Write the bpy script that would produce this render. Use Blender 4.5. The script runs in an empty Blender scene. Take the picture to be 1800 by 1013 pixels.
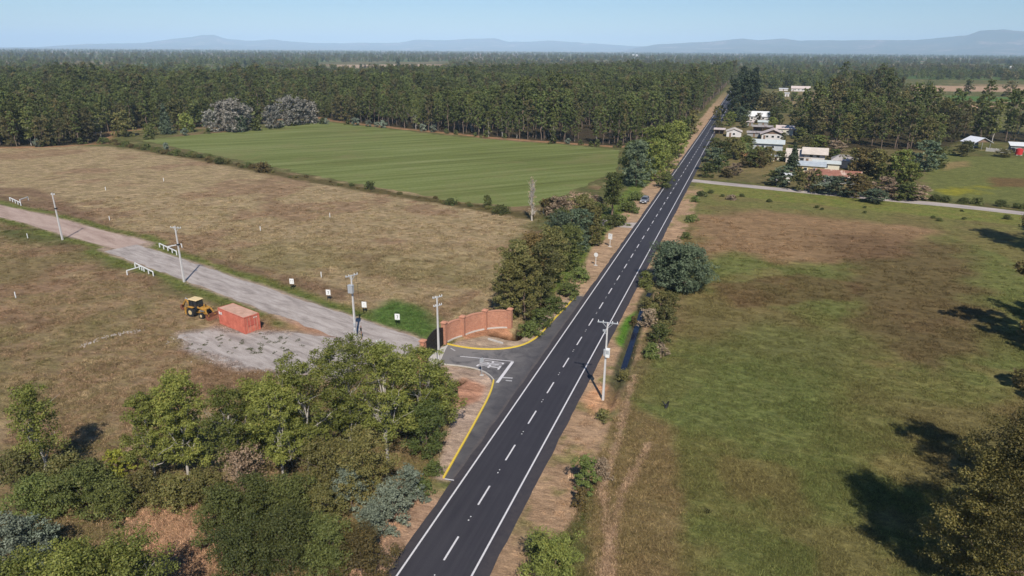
import bpy, math, random
import numpy as np
R=math.radians
# ------------------------------------------------------------------ camera, sky, sun
scene=bpy.context.scene
COL=scene.collection
F=1200.;CX=900.;CY=506.5;H=41.5          # focal length in px of the 1800 px wide photo, camera height
PITCH=R(19.25);ROLL=R(.37);YAW=R(-18.7);CAMX=20.55
def basis():
    f0=np.array([math.sin(YAW),math.cos(YAW),0]);r0=np.array([math.cos(YAW),-math.sin(YAW),0])
    cp,sp=math.cos(PITCH),math.sin(PITCH)
    f=f0*cp+np.array([0,0,-sp]);u0=f0*sp+np.array([0,0,cp])
    cr,sr=math.cos(ROLL),math.sin(ROLL)
    return f,r0*cr+u0*sr,u0*cr-r0*sr
FW,RT,UP=basis()
def G(px,py,z=0.):
    "point of the ground (height z) seen at a photo pixel"
    d=FW+RT*((px-CX)/F)+UP*((CY-py)/F)
    t=(z-H)/d[2]
    return np.array([CAMX+d[0]*t,d[1]*t])
def P(x,y,z=0.):
    p=np.array([x-CAMX,y,z-H]);zc=p@FW
    return (CX+F*(p@RT)/zc, CY-F*(p@UP)/zc)
def GP(pts): return [tuple(G(*p)) for p in pts]
cam=bpy.data.cameras.new('camera');co=bpy.data.objects.new('camera',cam);COL.objects.link(co)
from mathutils import Matrix,Vector
m=Matrix(((RT[0],UP[0],-FW[0],CAMX),(RT[1],UP[1],-FW[1],0),(RT[2],UP[2],-FW[2],H),(0,0,0,1)))
co.matrix_world=m
cam.sensor_width=36;cam.lens=36*F/1800.;cam.clip_start=.5;cam.clip_end=90000
scene.camera=co
SUN=Vector((.46,-.89,1.0)).normalized()
w=bpy.data.worlds.new('World');scene.world=w;w.use_nodes=True
nt=w.node_tree;bg=nt.nodes['Background'];sky=nt.nodes.new('ShaderNodeTexSky')
sky.sky_type='NISHITA';sky.sun_disc=False;sky.sun_elevation=math.asin(SUN.z);sky.sun_rotation=math.atan2(SUN.x,SUN.y)
sky.altitude=0;sky.air_density=1.0;sky.dust_density=0;sky.ozone_density=4
tint=nt.nodes.new('ShaderNodeMix');tint.data_type='RGBA';tint.blend_type='MULTIPLY';tint.inputs[0].default_value=1;tint.inputs[7].default_value=(.84,1.0,1.2,1)
nt.links.new(sky.outputs[0],tint.inputs[6]);nt.links.new(tint.outputs[2],bg.inputs[0]);bg.inputs[1].default_value=.07
sl=bpy.data.lights.new('sun','SUN');so=bpy.data.objects.new('sun',sl);COL.objects.link(so)
sl.energy=5.0;sl.angle=R(.53);sl.color=(1,.94,.85)
so.rotation_euler=SUN.to_track_quat('Z','Y').to_euler();so.location=(60,-60,120)
scene.view_settings.view_transform='Standard';scene.view_settings.look='None'
scene.view_settings.exposure=.2;scene.view_settings.gamma=1
scene.cycles.max_bounces=6;scene.cycles.diffuse_bounces=2;scene.cycles.volume_bounces=2
scene.cycles.transmission_bounces=3;scene.cycles.transparent_max_bounces=4
rng=np.random.default_rng(7);random.seed(7)

# ------------------------------------------------------------------ helpers
def npmesh(name,V,Fc,mat=None,attrs=None,smooth=False,colors=None):
    "V (n,3); Fc (m,k) array of equal-size faces"
    me=bpy.data.meshes.new(name);V=np.asarray(V,np.float32);Fc=np.asarray(Fc,np.int32)
    k=Fc.shape[1];me.vertices.add(len(V));me.vertices.foreach_set('co',V.ravel())
    me.loops.add(Fc.size);me.loops.foreach_set('vertex_index',Fc.ravel())
    me.polygons.add(len(Fc));me.polygons.foreach_set('loop_start',np.arange(0,Fc.size,k,dtype=np.int32))
    if smooth: me.polygons.foreach_set('use_smooth',np.ones(len(Fc),bool))
    me.update(calc_edges=True)
    for n,a in (attrs or {}).items():
        at=me.attributes.new(n,'FLOAT','POINT');at.data.foreach_set('value',np.asarray(a,np.float32))
    for n,a in (colors or {}).items():
        at=me.attributes.new(n,'FLOAT_COLOR','POINT')
        at.data.foreach_set('color',np.hstack([a,np.ones((len(a),1))]).astype(np.float32).ravel())
    if mat: me.materials.append(mat)
    return me
def link(name,me,parent=None,loc=(0,0,0),rz=0):
    o=bpy.data.objects.new(name,me);COL.objects.link(o);o.location=loc;o.rotation_euler=(0,0,rz)
    if parent: o.parent=parent
    return o
def tag(o,label=None,cat=None,group=None,kind=None):
    if label:o['label']=label
    if cat:o['category']=cat
    if group:o['group']=group
    if kind:o['kind']=kind
    return o
def thing(name,label,cat,loc=(0,0,0),rz=0,group=None):
    o=bpy.data.objects.new(name,None);COL.objects.link(o);o.empty_display_size=.5
    o.location=loc;o.rotation_euler=(0,0,rz);return tag(o,label,cat,group)
class MB:
    def __init__(s): s.v=[];s.f=[]
    def add(s,V,Fs):
        n=len(s.v);s.v+=[tuple(map(float,p)) for p in V];s.f+=[tuple(i+n for i in f) for f in Fs];return s
    def box(s,c,d,rz=0,taper=1):
        x,y,z=d[0]/2,d[1]/2,d[2]/2;V=[]
        for sz in(-1,1):
            t=taper if sz>0 else 1
            for a,b in((-1,-1),(1,-1),(1,1),(-1,1)):
                X,Y=a*x*t,b*y*t;V.append((c[0]+X*math.cos(rz)-Y*math.sin(rz),c[1]+X*math.sin(rz)+Y*math.cos(rz),c[2]+sz*z))
        return s.add(V,[(3,2,1,0),(4,5,6,7),(0,1,5,4),(1,2,6,5),(2,3,7,6),(3,0,4,7)])
    def bar(s,p0,p1,wd,ht):
        "box beam between two points"
        p0=Vector(p0);p1=Vector(p1);d=(p1-p0).normalized();sd=d.cross(Vector((0,0,1)))
        if sd.length<.01: sd=Vector((1,0,0))
        sd.normalize();up=sd.cross(d)
        V=[]
        for p in(p0,p1):
            for a,b in((-1,-1),(1,-1),(1,1),(-1,1)): V.append(p+sd*a*wd/2+up*b*ht/2)
        return s.add(V,[(3,2,1,0),(4,5,6,7),(0,1,5,4),(1,2,6,5),(2,3,7,6),(3,0,4,7)])
    def tube(s,p0,p1,r0,r1,n=8,caps=True):
        p0=Vector(p0);p1=Vector(p1);d=(p1-p0).normalized();a=d.orthogonal().normalized();b=d.cross(a);V=[]
        for p,r in((p0,r0),(p1,r1)):
            for i in range(n):
                t=2*math.pi*i/n;V.append(p+(a*math.cos(t)+b*math.sin(t))*r)
        Fs=[(i,(i+1)%n,n+(i+1)%n,n+i) for i in range(n)]
        if caps: Fs+=[tuple(range(n-1,-1,-1)),tuple(range(n,2*n))]
        return s.add(V,Fs)
    def prism(s,poly,y0,y1):
        "polygon in x-z extruded along y"
        n=len(poly);V=[(x,y0,z) for x,z in poly]+[(x,y1,z) for x,z in poly]
        return s.add(V,[tuple(range(n)),tuple(range(2*n-1,n-1,-1))]+[(i,n+i,n+(i+1)%n,(i+1)%n) for i in range(n)])
    def flat(s,poly,z):
        return s.add([(x,y,z) for x,y in poly],[tuple(range(len(poly)))])
    def build(s,name,mat,parent=None,bevel=0,smooth=False,loc=(0,0,0),rz=0):
        me=bpy.data.meshes.new(name);me.from_pydata(s.v,[],s.f)
        import bmesh
        bm=bmesh.new();bm.from_mesh(me);bmesh.ops.recalc_face_normals(bm,faces=bm.faces[:])
        if bevel: bmesh.ops.bevel(bm,geom=bm.edges[:],offset=bevel,segments=1,affect='EDGES',clamp_overlap=True)
        bm.to_mesh(me);bm.free()
        if smooth: me.polygons.foreach_set('use_smooth',[True]*len(me.polygons))
        me.materials.append(mat);return link(name,me,parent,loc,rz)
def copy_tree(o,parent=None):
    c=o.copy();COL.objects.link(c)
    if parent: c.parent=parent
    for ch in CH.get(o.name,[]):
        k=copy_tree(ch,c)
    return c
CH={}
def reg(o):
    for ch in o.children: CH.setdefault(o.name,[]).append(ch);reg(ch)

# numpy value noise
_T=np.random.default_rng(3).random((256,256))
def vn(x,y,sc,seed=0):
    x=np.asarray(x)/sc+seed*17.3;y=np.asarray(y)/sc+seed*31.7
    xi=np.floor(x).astype(np.int64);yi=np.floor(y).astype(np.int64);fx=x-xi;fy=y-yi
    fx=fx*fx*(3-2*fx);fy=fy*fy*(3-2*fy);a=lambda i,j:_T[(xi+i)&255,(yi+j)&255]
    return (a(0,0)*(1-fx)+a(1,0)*fx)*(1-fy)+(a(0,1)*(1-fx)+a(1,1)*fx)*fy
def fbm(x,y,sc,seed=0,o=4):
    s=0;t=0;am=1
    for i in range(o): s=s+am*vn(x,y,sc/2**i,seed+i*5);t+=am;am*=.55
    return s/t
def sdpoly(x,y,poly):
    "signed distance, positive inside"
    d=np.full(x.shape,1e9);ins=np.zeros(x.shape,bool);n=len(poly)
    for i in range(n):
        ax,ay=poly[i];bx,by=poly[(i+1)%n];ex,ey=bx-ax,by-ay
        t=np.clip(((x-ax)*ex+(y-ay)*ey)/(ex*ex+ey*ey+1e-9),0,1)
        d=np.minimum(d,np.hypot(x-ax-t*ex,y-ay-t*ey))
        c=((ay>y)!=(by>y))&(x<(bx-ax)*(y-ay)/(by-ay+1e-12)+ax);ins^=c
    return np.where(ins,d,-d)
def dline(x,y,pl):
    d=np.full(x.shape,1e9)
    for (ax,ay),(bx,by) in zip(pl[:-1],pl[1:]):
        ex,ey=bx-ax,by-ay;t=np.clip(((x-ax)*ex+(y-ay)*ey)/(ex*ex+ey*ey+1e-9),0,1)
        d=np.minimum(d,np.hypot(x-ax-t*ex,y-ay-t*ey))
    return d
def ss(a,b,x):
    t=np.clip((x-a)/(b-a),0,1);return t*t*(3-2*t)

# ------------------------------------------------------------------ materials
def mat(name): 
    m=bpy.data.materials.new(name);m.use_nodes=True;return m,m.node_tree,m.node_tree.nodes['Principled BSDF']
def nd(nt,t,**k):
    n=nt.nodes.new(t)
    for a,b in k.items(): setattr(n,a,b)
    return n
def noise(nt,sc,det=6,rough=.65,vec=None,dist=0):
    n=nd(nt,'ShaderNodeTexNoise');n.inputs['Scale'].default_value=sc;n.inputs['Detail'].default_value=det
    n.inputs['Roughness'].default_value=rough;n.inputs['Distortion'].default_value=dist
    if vec: nt.links.new(vec,n.inputs['Vector'])
    return n.outputs['Fac']
def ramp(nt,fac,stops):
    r=nd(nt,'ShaderNodeValToRGB');e=r.color_ramp.elements
    while len(e)<len(stops): e.new(.5)
    for i,(p,c) in enumerate(stops):
        e[i].position=p;e[i].color=(*c,1) if len(c)==3 else c
    nt.links.new(fac,r.inputs[0]);return r.outputs[0]
def mix(nt,fac,a,b,mode='MIX'):
    m=nd(nt,'ShaderNodeMix',data_type='RGBA',blend_type=mode)
    for s,v in((m.inputs[0],fac),(m.inputs[6],a),(m.inputs[7],b)):
        if isinstance(v,(int,float)): s.default_value=v
        elif isinstance(v,tuple): s.default_value=(*v,1)
        else: nt.links.new(v,s)
    return m.outputs[2]
def math_(nt,op,a,b=0.):
    m=nd(nt,'ShaderNodeMath',operation=op)
    for s,v in((m.inputs[0],a),(m.inputs[1],b)):
        if isinstance(v,(int,float)): s.default_value=v
        else: nt.links.new(v,s)
    return m.outputs[0]
def objco(nt,scale=None):
    t=nd(nt,'ShaderNodeTexCoord').outputs['Object']
    if scale:
        mp=nd(nt,'ShaderNodeMapping');mp.inputs['Scale'].default_value=scale;nt.links.new(t,mp.inputs[0]);return mp.outputs[0]
    return t
def bump(nt,bs,h,st=.3,dist=.1):
    b=nd(nt,'ShaderNodeBump');b.inputs['Strength'].default_value=st;b.inputs['Distance'].default_value=dist
    nt.links.new(h,b.inputs['Height']);nt.links.new(b.outputs[0],bs.inputs['Normal'])
def simple(name,col,rough=.7,var=.25,sc=3,metal=0,bumps=0,spec=.4,col2=None):
    m,nt,bs=mat(name);n=noise(nt,sc,7,.7,objco(nt))
    a=tuple(c*(1-var) for c in col);b=col2 or tuple(min(1,c*(1+var*.7)) for c in col)
    nt.links.new(ramp(nt,n,[(.3,a),(.7,b)]),bs.inputs['Base Color'])
    bs.inputs['Roughness'].default_value=rough;bs.inputs['Metallic'].default_value=metal;bs.inputs['Specular IOR Level'].default_value=spec
    if bumps: bump(nt,bs,n,bumps,.03)
    return m
def leafmat(name,ca,cb,cc=None,trans=.25,vary=.35,rough=.6):
    "leaf colour between ca and cb by leaf tint, cc for a few odd leaves; each tree a little different"
    m,nt,bs=mat(name);at=nd(nt,'ShaderNodeAttribute',attribute_name='tint').outputs['Fac']
    st=[(0,ca),(.75,cb)]
    if cc: st.append((.97,cc))
    c=ramp(nt,at,st);oi=nd(nt,'ShaderNodeObjectInfo').outputs['Random']
    c=mix(nt,math_(nt,'MULTIPLY',oi,vary),c,(cb[0]*1.25,cb[1]*.95,cb[2]*.9))
    hv=nd(nt,'ShaderNodeHueSaturation');nt.links.new(c,hv.inputs['Color'])
    nt.links.new(math_(nt,'ADD',math_(nt,'MULTIPLY',math_(nt,'FRACT',math_(nt,'MULTIPLY',oi,7.31)),.6),.72),hv.inputs['Value'])
    c=hv.outputs[0]
    nt.links.new(c,bs.inputs['Base Color']);bs.inputs['Roughness'].default_value=rough;bs.inputs['Specular IOR Level'].default_value=.3
    tr=nd(nt,'ShaderNodeBsdfTranslucent');nt.links.new(c,tr.inputs[0]);mx=nd(nt,'ShaderNodeMixShader');mx.inputs[0].default_value=trans
    nt.links.new(bs.outputs[0],mx.inputs[1]);nt.links.new(tr.outputs[0],mx.inputs[2])
    nt.links.new(mx.outputs[0],nt.nodes['Material Output'].inputs['Surface']);return m
M={}
M['euc']=leafmat('eucalyptus_leaves',(.046,.064,.02),(.145,.178,.05),(.18,.15,.05),.25,.15)
M['eucbrown']=leafmat('dry_eucalyptus_leaves',(.052,.056,.022),(.135,.128,.048),(.18,.11,.04),.2,.25)
M['poplar']=leafmat('cottonwood_leaves',(.075,.092,.018),(.225,.25,.055),(.32,.28,.08),.34,.15)
M['olive']=leafmat('olive_scrub_leaves',(.062,.07,.02),(.165,.16,.05),(.22,.16,.06),.2,.3)
M['dark']=leafmat('dark_green_leaves',(.040,.052,.014),(.118,.138,.036),(.16,.15,.05),.25,.2)
M['blue']=leafmat('silvery_blue_green_leaves',(.07,.09,.06),(.17,.205,.145),(.22,.25,.18),.12,.2)
M['deepblue']=leafmat('deep_blue_green_leaves',(.045,.068,.038),(.115,.155,.085),(.16,.19,.11),.15,.2)
M['willow']=leafmat('yellow_green_leaves',(.09,.12,.025),(.21,.25,.06),(.3,.27,.05),.3,.25)
M['bright']=leafmat('bright_green_leaves',(.065,.095,.022),(.145,.185,.05),(.2,.22,.06),.3,.25)
M['autumn']=leafmat('autumn_oak_leaves',(.055,.045,.018),(.14,.11,.036),(.2,.13,.04),.2,.3)
M['yellow']=leafmat('yellow_autumn_leaves',(.12,.14,.02),(.25,.26,.035),(.3,.26,.04),.3,.2)
M['grey']=leafmat('silver_poplar_leaves',(.12,.117,.098),(.28,.272,.23),(.33,.31,.27),.2,.2)
M['drybrush']=leafmat('dry_brush_twigs',(.15,.11,.07),(.3,.23,.15),(.34,.26,.17),.1,.3)
M['pine']=leafmat('dark_pine_needles',(.018,.03,.014),(.045,.065,.028),(.07,.07,.03),.08,.2)
M['palm']=leafmat('palm_fronds',(.05,.08,.02),(.13,.17,.05),(.17,.17,.06),.2,.2)
M['deadpalm']=leafmat('dead_palm_fronds',(.18,.07,.03),(.36,.16,.06),(.4,.22,.1),.2,.2)
M['poplar2']=leafmat('light_green_leaves',(.065,.085,.022),(.17,.19,.055),(.22,.2,.06),.25,.3)
M['oakgreen']=leafmat('olive_oak_leaves',(.05,.052,.016),(.135,.125,.034),(.2,.14,.04),.2,.4)
M['bark']=simple('brown_bark',(.16,.11,.08),.9,.35,4,bumps=.4)
M['palebark']=simple('pale_bark',(.42,.38,.33),.85,.3,3,bumps=.3)
M['eucbark']=simple('eucalyptus_bark',(.19,.135,.10),.85,.35,1.2,bumps=.2)
M['concrete']=simple('pole_concrete',(.52,.50,.48),.8,.13,4,bumps=.1)
M['pale_concrete']=simple('poured_concrete',(.46,.43,.39),.85,.18,2,bumps=.1)
M['galv']=simple('galvanised_steel',(.5,.52,.54),.5,.15,5,metal=.4)
M['black']=simple('black_paint',(.012,.012,.013),.5,.2,5)
M['white']=simple('white_paint',(.72,.72,.70),.55,.08,6)
M['rubber']=simple('tyre_rubber',(.02,.02,.022),.85,.3,8,bumps=.1)
M['glass']=simple('dark_window_glass',(.02,.025,.032),.08,.2,2,spec=.8)
M['yellowpaint']=simple('construction_yellow_paint',(.42,.2,.03),.6,.5,2.2,col2=(.55,.29,.05))
M['creamroof']=simple('cream_cab_roof',(.66,.50,.26),.5,.15,4)
M['silver']=simple('silver_car_paint',(.38,.39,.42),.3,.06,3,metal=.55)
M['chrome']=simple('pale_lamp_lens',(.7,.7,.7),.2,.05,3)
M['rust']=simple('rusty_steel',(.2,.075,.04),.85,.45,2)
M['dirt']=simple('bare_earth',(.30,.2,.13),.95,.3,1.5,bumps=.5)

def asphalt():
    m,nt,bs=mat('fresh_asphalt');co_=objco(nt)
    a=noise(nt,.35,8,.7,co_);b=noise(nt,18,3,.6,co_);st=noise(nt,1.0,5,.6,objco(nt,(2.2,.035,1)))
    c=ramp(nt,a,[(.3,(.021,.019,.025)),(.7,(.030,.027,.034))])
    c=mix(nt,math_(nt,'MULTIPLY',ramp(nt,st,[(.42,(0,0,0)),(.7,(1,1,1))]),.6),c,(.054,.049,.055))
    pt=noise(nt,.09,5,.6,objco(nt,(1,.3,1)),1.);c=mix(nt,math_(nt,'MULTIPLY',ramp(nt,pt,[(.5,(0,0,0)),(.56,(1,1,1))]),.35),c,(.05,.046,.052))
    # dusty, browner shoulders outside the edge lines
    sx=nd(nt,'ShaderNodeSeparateXYZ');nt.links.new(co_,sx.inputs[0]);ax=math_(nt,'ABSOLUTE',math_(nt,'ADD',sx.outputs[0],.15))
    sh=ramp(nt,math_(nt,'MULTIPLY',ax,.2),[(.61,(0,0,0)),(.66,(1,1,1))])
    d=ramp(nt,noise(nt,1.3,8,.75,co_),[(.35,(.035,.03,.034)),(.72,(.085,.066,.06))])
    c=mix(nt,math_(nt,'MULTIPLY',sh,.75),c,d)
    c=mix(nt,.35,c,ramp(nt,b,[(.3,(.012,.012,.014)),(.7,(.062,.06,.068))]))
    nt.links.new(c,bs.inputs['Base Color']);bs.inputs['Roughness'].default_value=.72;bs.inputs['Specular IOR Level'].default_value=.35
    bump(nt,bs,b,.25,.01);return m
M['asphalt']=asphalt()
def apron_mat():
    m,nt,bs=mat('turning_lane_asphalt');co_=objco(nt);sx=nd(nt,'ShaderNodeSeparateXYZ');nt.links.new(co_,sx.inputs[0])
    a=noise(nt,.6,8,.7,co_);c=ramp(nt,a,[(.3,(.028,.026,.031)),(.7,(.046,.043,.048))])
    # pale dust carried out of the gate: stronger towards the gate
    g=math_(nt,'MULTIPLY',math_(nt,'ADD',sx.outputs[0],2.5),-.12)
    dst=math_(nt,'MULTIPLY',ramp(nt,noise(nt,.45,9,.7,co_,.6),[(.3,(0,0,0)),(.62,(1,1,1))]),g);dst=math_(nt,'MINIMUM',math_(nt,'MAXIMUM',dst,0.),.8)
    c=mix(nt,dst,c,(.25,.23,.215))
    e=ramp(nt,math_(nt,'ADD',sx.outputs[0],5.),[(.55,(0,0,0)),(.9,(1,1,1))])
    e=math_(nt,'MULTIPLY',e,ramp(nt,noise(nt,2.5,8,.75,co_),[(.4,(.15,.15,.15)),(.62,(1,1,1))]))
    c=mix(nt,math_(nt,'MULTIPLY',e,.7),c,(.15,.115,.095))
    tr=noise(nt,1.,5,.6,objco(nt,(.12,2.5,1)),1.5);c=mix(nt,math_(nt,'MULTIPLY',ramp(nt,tr,[(.5,(0,0,0)),(.75,(1,1,1))]),.25),c,(.12,.115,.12))
    b=noise(nt,18,3,.6,co_);c=mix(nt,.25,c,ramp(nt,b,[(.3,(.015,.015,.017)),(.7,(.075,.072,.078))]))
    nt.links.new(c,bs.inputs['Base Color']);bs.inputs['Roughness'].default_value=.85;bump(nt,bs,b,.25,.01);return m
M['apron']=apron_mat()
def paint(name,col,wear=.2):
    m,nt,bs=mat(name);n=noise(nt,6,8,.8,objco(nt))
    nt.links.new(mix(nt,math_(nt,'MULTIPLY',ramp(nt,n,[(.52,(0,0,0)),(.7,(1,1,1))]),wear),col,(.09,.085,.085)),bs.inputs['Base Color']);bs.inputs['Roughness'].default_value=.6;return m
M['roadwhite']=paint('road_marking_white',(.60,.58,.58),.7);M['oldwhite']=paint('worn_marking_white',(.42,.41,.41),.9)
M['kerbyellow']=paint('kerb_yellow',(.66,.47,.05),.6)
def rotco(nt,sc):
    a=nd(nt,'ShaderNodeMapping');a.inputs['Rotation'].default_value=(0,0,R(18));nt.links.new(objco(nt),a.inputs[0]);b=nd(nt,'ShaderNodeMapping');b.inputs['Scale'].default_value=sc;nt.links.new(a.outputs[0],b.inputs[0]);return b.outputs[0]
def gravelmat(name,a,b,c2,sc=.5,streak=(.5,.5,1)):
    m,nt,bs=mat(name);co_=objco(nt);n=noise(nt,sc,9,.72,rotco(nt,streak),.3);f=noise(nt,7,8,.8,co_)
    c=ramp(nt,n,[(.36,a),(.5,b),(.64,c2)]);c=mix(nt,.6,c,mix(nt,1.,c,ramp(nt,f,[(.3,(.45,.45,.45)),(.7,(1.5,1.5,1.5))]),'MULTIPLY'))
    nt.links.new(c,bs.inputs['Base Color']);bs.inputs['Roughness'].default_value=.95;bump(nt,bs,f,.5,.05);return m
M['gravel']=gravelmat('grey_gravel',(.22,.185,.165),(.33,.285,.255),(.42,.37,.335),.55,(.3,1.5,1))
M['dirtroad']=gravelmat('reddish_dirt_road',(.26,.18,.14),(.36,.26,.21),(.42,.32,.26),.35,(.25,1.2,1))
M['sideroad']=gravelmat('pale_side_road',(.25,.215,.2),(.36,.31,.28),(.42,.36,.32),.4,(.25,1,1))
def groundmat():
    m,nt,bs=mat('fields_and_earth');co_=objco(nt)
    A=nd(nt,'ShaderNodeAttribute',attribute_name='colA').outputs['Color'];B=nd(nt,'ShaderNodeAttribute',attribute_name='colB').outputs['Color']
    n1=noise(nt,.22,10,.72,co_,.5);n2=noise(nt,1.4,8,.75,objco(nt,(.7,1.5,1)),.3);n3=noise(nt,6,5,.8,co_)
    f=math_(nt,'ADD',math_(nt,'MULTIPLY',n1,.5),math_(nt,'MULTIPLY',n2,.5))
    c=mix(nt,ramp(nt,f,[(.4,(0,0,0)),(.6,(1,1,1))]),A,B)
    n4=noise(nt,.55,9,.8,objco(nt,(.55,1.3,1)),.4);c=mix(nt,1.,c,ramp(nt,n4,[(.36,(.66,.64,.62)),(.5,(1.02,1.02,1.02)),(.64,(1.45,1.42,1.36))]),'MULTIPLY');c=mix(nt,1.,c,ramp(nt,n2,[(.34,(.62,.62,.62)),(.66,(1.42,1.42,1.42))]),'MULTIPLY')
    c=mix(nt,1.,c,ramp(nt,n3,[(.3,(.6,.6,.6)),(.7,(1.4,1.4,1.4))]),'MULTIPLY')
    nt.links.new(c,bs.inputs['Base Color']);bs.inputs['Roughness'].default_value=.95;bs.inputs['Specular IOR Level'].default_value=.1
    bump(nt,bs,math_(nt,'ADD',n2,math_(nt,'MULTIPLY',n3,.35)),.9,.25);return m
M['ground']=groundmat()
def meadow():
    m,nt,bs=mat('mown_green_meadow');co_=objco(nt)
    mp=nd(nt,'ShaderNodeMapping');mp.inputs['Rotation'].default_value=(0,0,R(-46));nt.links.new(co_,mp.inputs[0])
    # mowing swathes run up and down the field
    sx=nd(nt,'ShaderNodeMapping');sx.inputs['Scale'].default_value=(.012,.32,1);nt.links.new(mp.outputs[0],sx.inputs[0])
    s1=noise(nt,1.,4,.6,sx.outputs[0]);sy=nd(nt,'ShaderNodeMapping');sy.inputs['Scale'].default_value=(.01,.07,1);nt.links.new(mp.outputs[0],sy.inputs[0])
    s2=noise(nt,1.,3,.6,sy.outputs[0]);f=math_(nt,'ADD',math_(nt,'MULTIPLY',s1,.55),math_(nt,'MULTIPLY',s2,.45))
    c=ramp(nt,f,[(.36,(.085,.095,.022)),(.47,(.12,.142,.036)),(.56,(.155,.18,.056)),(.66,(.205,.215,.09))])
    c=mix(nt,1.,c,ramp(nt,noise(nt,.9,9,.75,co_),[(.3,(.75,.75,.75)),(.7,(1.22,1.2,1.2))]),'MULTIPLY')
    c=mix(nt,math_(nt,'MULTIPLY',ramp(nt,noise(nt,.035,6,.7,co_,1),[(.5,(0,0,0)),(.68,(1,1,1))]),.55),c,(.17,.15,.06))
    nt.links.new(c,bs.inputs['Base Color']);bs.inputs['Roughness'].default_value=.9;bs.inputs['Specular IOR Level'].default_value=.15
    bump(nt,bs,noise(nt,3,4,.7,co_),.6,.1);return m
M['meadow']=meadow()
def brick(name='red_brick'):
    m,nt,bs=mat(name);br=nd(nt,'ShaderNodeTexBrick');tc=nd(nt,'ShaderNodeTexCoord').outputs['Object']
    sp=nd(nt,'ShaderNodeSeparateXYZ');nt.links.new(tc,sp.inputs[0]);cb=nd(nt,'ShaderNodeCombineXYZ')
    nt.links.new(math_(nt,'ADD',sp.outputs[0],sp.outputs[1]),cb.inputs[0]);nt.links.new(sp.outputs[2],cb.inputs[1])
    nt.links.new(cb.outputs[0],br.inputs['Vector'])
    br.inputs['Color1'].default_value=(.36,.13,.07,1);br.inputs['Color2'].default_value=(.47,.2,.11,1);br.inputs['Mortar'].default_value=(.36,.24,.18,1)
    br.inputs['Scale'].default_value=1;br.inputs['Brick Width'].default_value=.3;br.inputs['Row Height'].default_value=.1;br.inputs['Mortar Size'].default_value=.012
    c=mix(nt,1.,br.outputs[0],ramp(nt,noise(nt,1.2,7,.7,tc),[(.3,(.8,.8,.8)),(.7,(1.15,1.15,1.15))]),'MULTIPLY')
    nt.links.new(c,bs.inputs['Base Color']);bs.inputs['Roughness'].default_value=.9;return m
M['brick']=brick()
M['coping']=simple('brick_coping',(.46,.22,.14),.9,.2,5)
def corr(name,col,col2,axis=0,pitch=1.2,rough=.6,metal=0,patch=None,dist=.02):
    "corrugated sheet: ribs across object x or y"
    m,nt,bs=mat(name);tc=objco(nt);wv=nd(nt,'ShaderNodeTexWave',bands_direction='XY'[axis] if False else ('X' if axis==0 else 'Y'));nt.links.new(tc,wv.inputs[0])
    wv.inputs['Scale'].default_value=pitch;n=noise(nt,.5,8,.75,tc,.4)
    c=ramp(nt,n,[(.35,col),(.65,col2)])
    if patch: c=mix(nt,ramp(nt,noise(nt,.22,6,.6,objco(nt,(1,.35,1)),.3),[(.5,(0,0,0)),(.56,(1,1,1))]),c,patch)
    c=mix(nt,.3,c,mix(nt,1.,c,ramp(nt,wv.outputs[0],[(0,(.6,.6,.6)),(1,(1.3,1.3,1.3))]),'MULTIPLY'))
    nt.links.new(c,bs.inputs['Base Color']);bs.inputs['Roughness'].default_value=rough;bs.inputs['Metallic'].default_value=metal
    bump(nt,bs,wv.outputs[0],.6,dist);return m

# ------------------------------------------------------------------ ground
SIDE=GP([(1212,317),(1260,322),(1400,336),(1560,351),(1700,364),(1830,379),(2100,404)])   # side road centre line
GREEN=GP([(246,246),(400,232),(568,214),(800,240),(1090,263),(1085,300),(1040,322),(985,345),(936,366),(880,362),(800,354),(640,326),(440,286)])
DRIVE=GP([(-60,358),(60,384),(160,413),(235,432)]);DRIVE2=GP([(212,436),(330,476),(450,519),(560,558),(660,592),(742,622)])
DITCH=[(8.1,68),(8.0,76),(7.8,84),(7.5,92),(7.0,104),(6.7,112),(6.6,120)]
HOLEN=[(-13.6,91.6),(-9.8,90.9),(-9.6,97),(-10.5,108)];HOLES=[(-12.0,74.8),(-13.5,71.5),(-15,68)]
def ground_z(x,y):
    z=-.85*(1-ss(.12,.8,dline(x,y,DITCH)+.3*ss(86,82,y)))*ss(66,74,y)
    z=z-1.2*(1-ss(.2,1.3,dline(x,y,HOLEN)));z=z-1.2*(1-ss(.1,1.0,dline(x,y,HOLES)))
    away=ss(6,14,np.abs(x))*ss(5000,400,y)
    for pl,wd in((DRIVE,5),(DRIVE2,6),(SIDE,5)): away=away*ss(wd,wd+4,dline(x,y,pl))
    away=away*ss(-2,4,-sdpoly(x,y,GREEN))*ss(1,5,-sdpoly(x,y,YARD))*ss(2,7,-sdpoly(x,y,[(-22,68),(-2,48),(-2,116),(-8,116),(-22,98)]))
    return z+away*(fbm(x,y,9,4,3)-.5)*.28
YARD=GP([(318,588),(370,580),(440,585),(520,586),(600,596),(640,600),(650,640),(600,668),(520,660),(440,650),(380,628),(330,612)])
def S(r,g,b):  # srgb 0-255 -> linear albedo
    return np.array([((c/255.)**2.2) for c in (r,g,b)])
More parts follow.
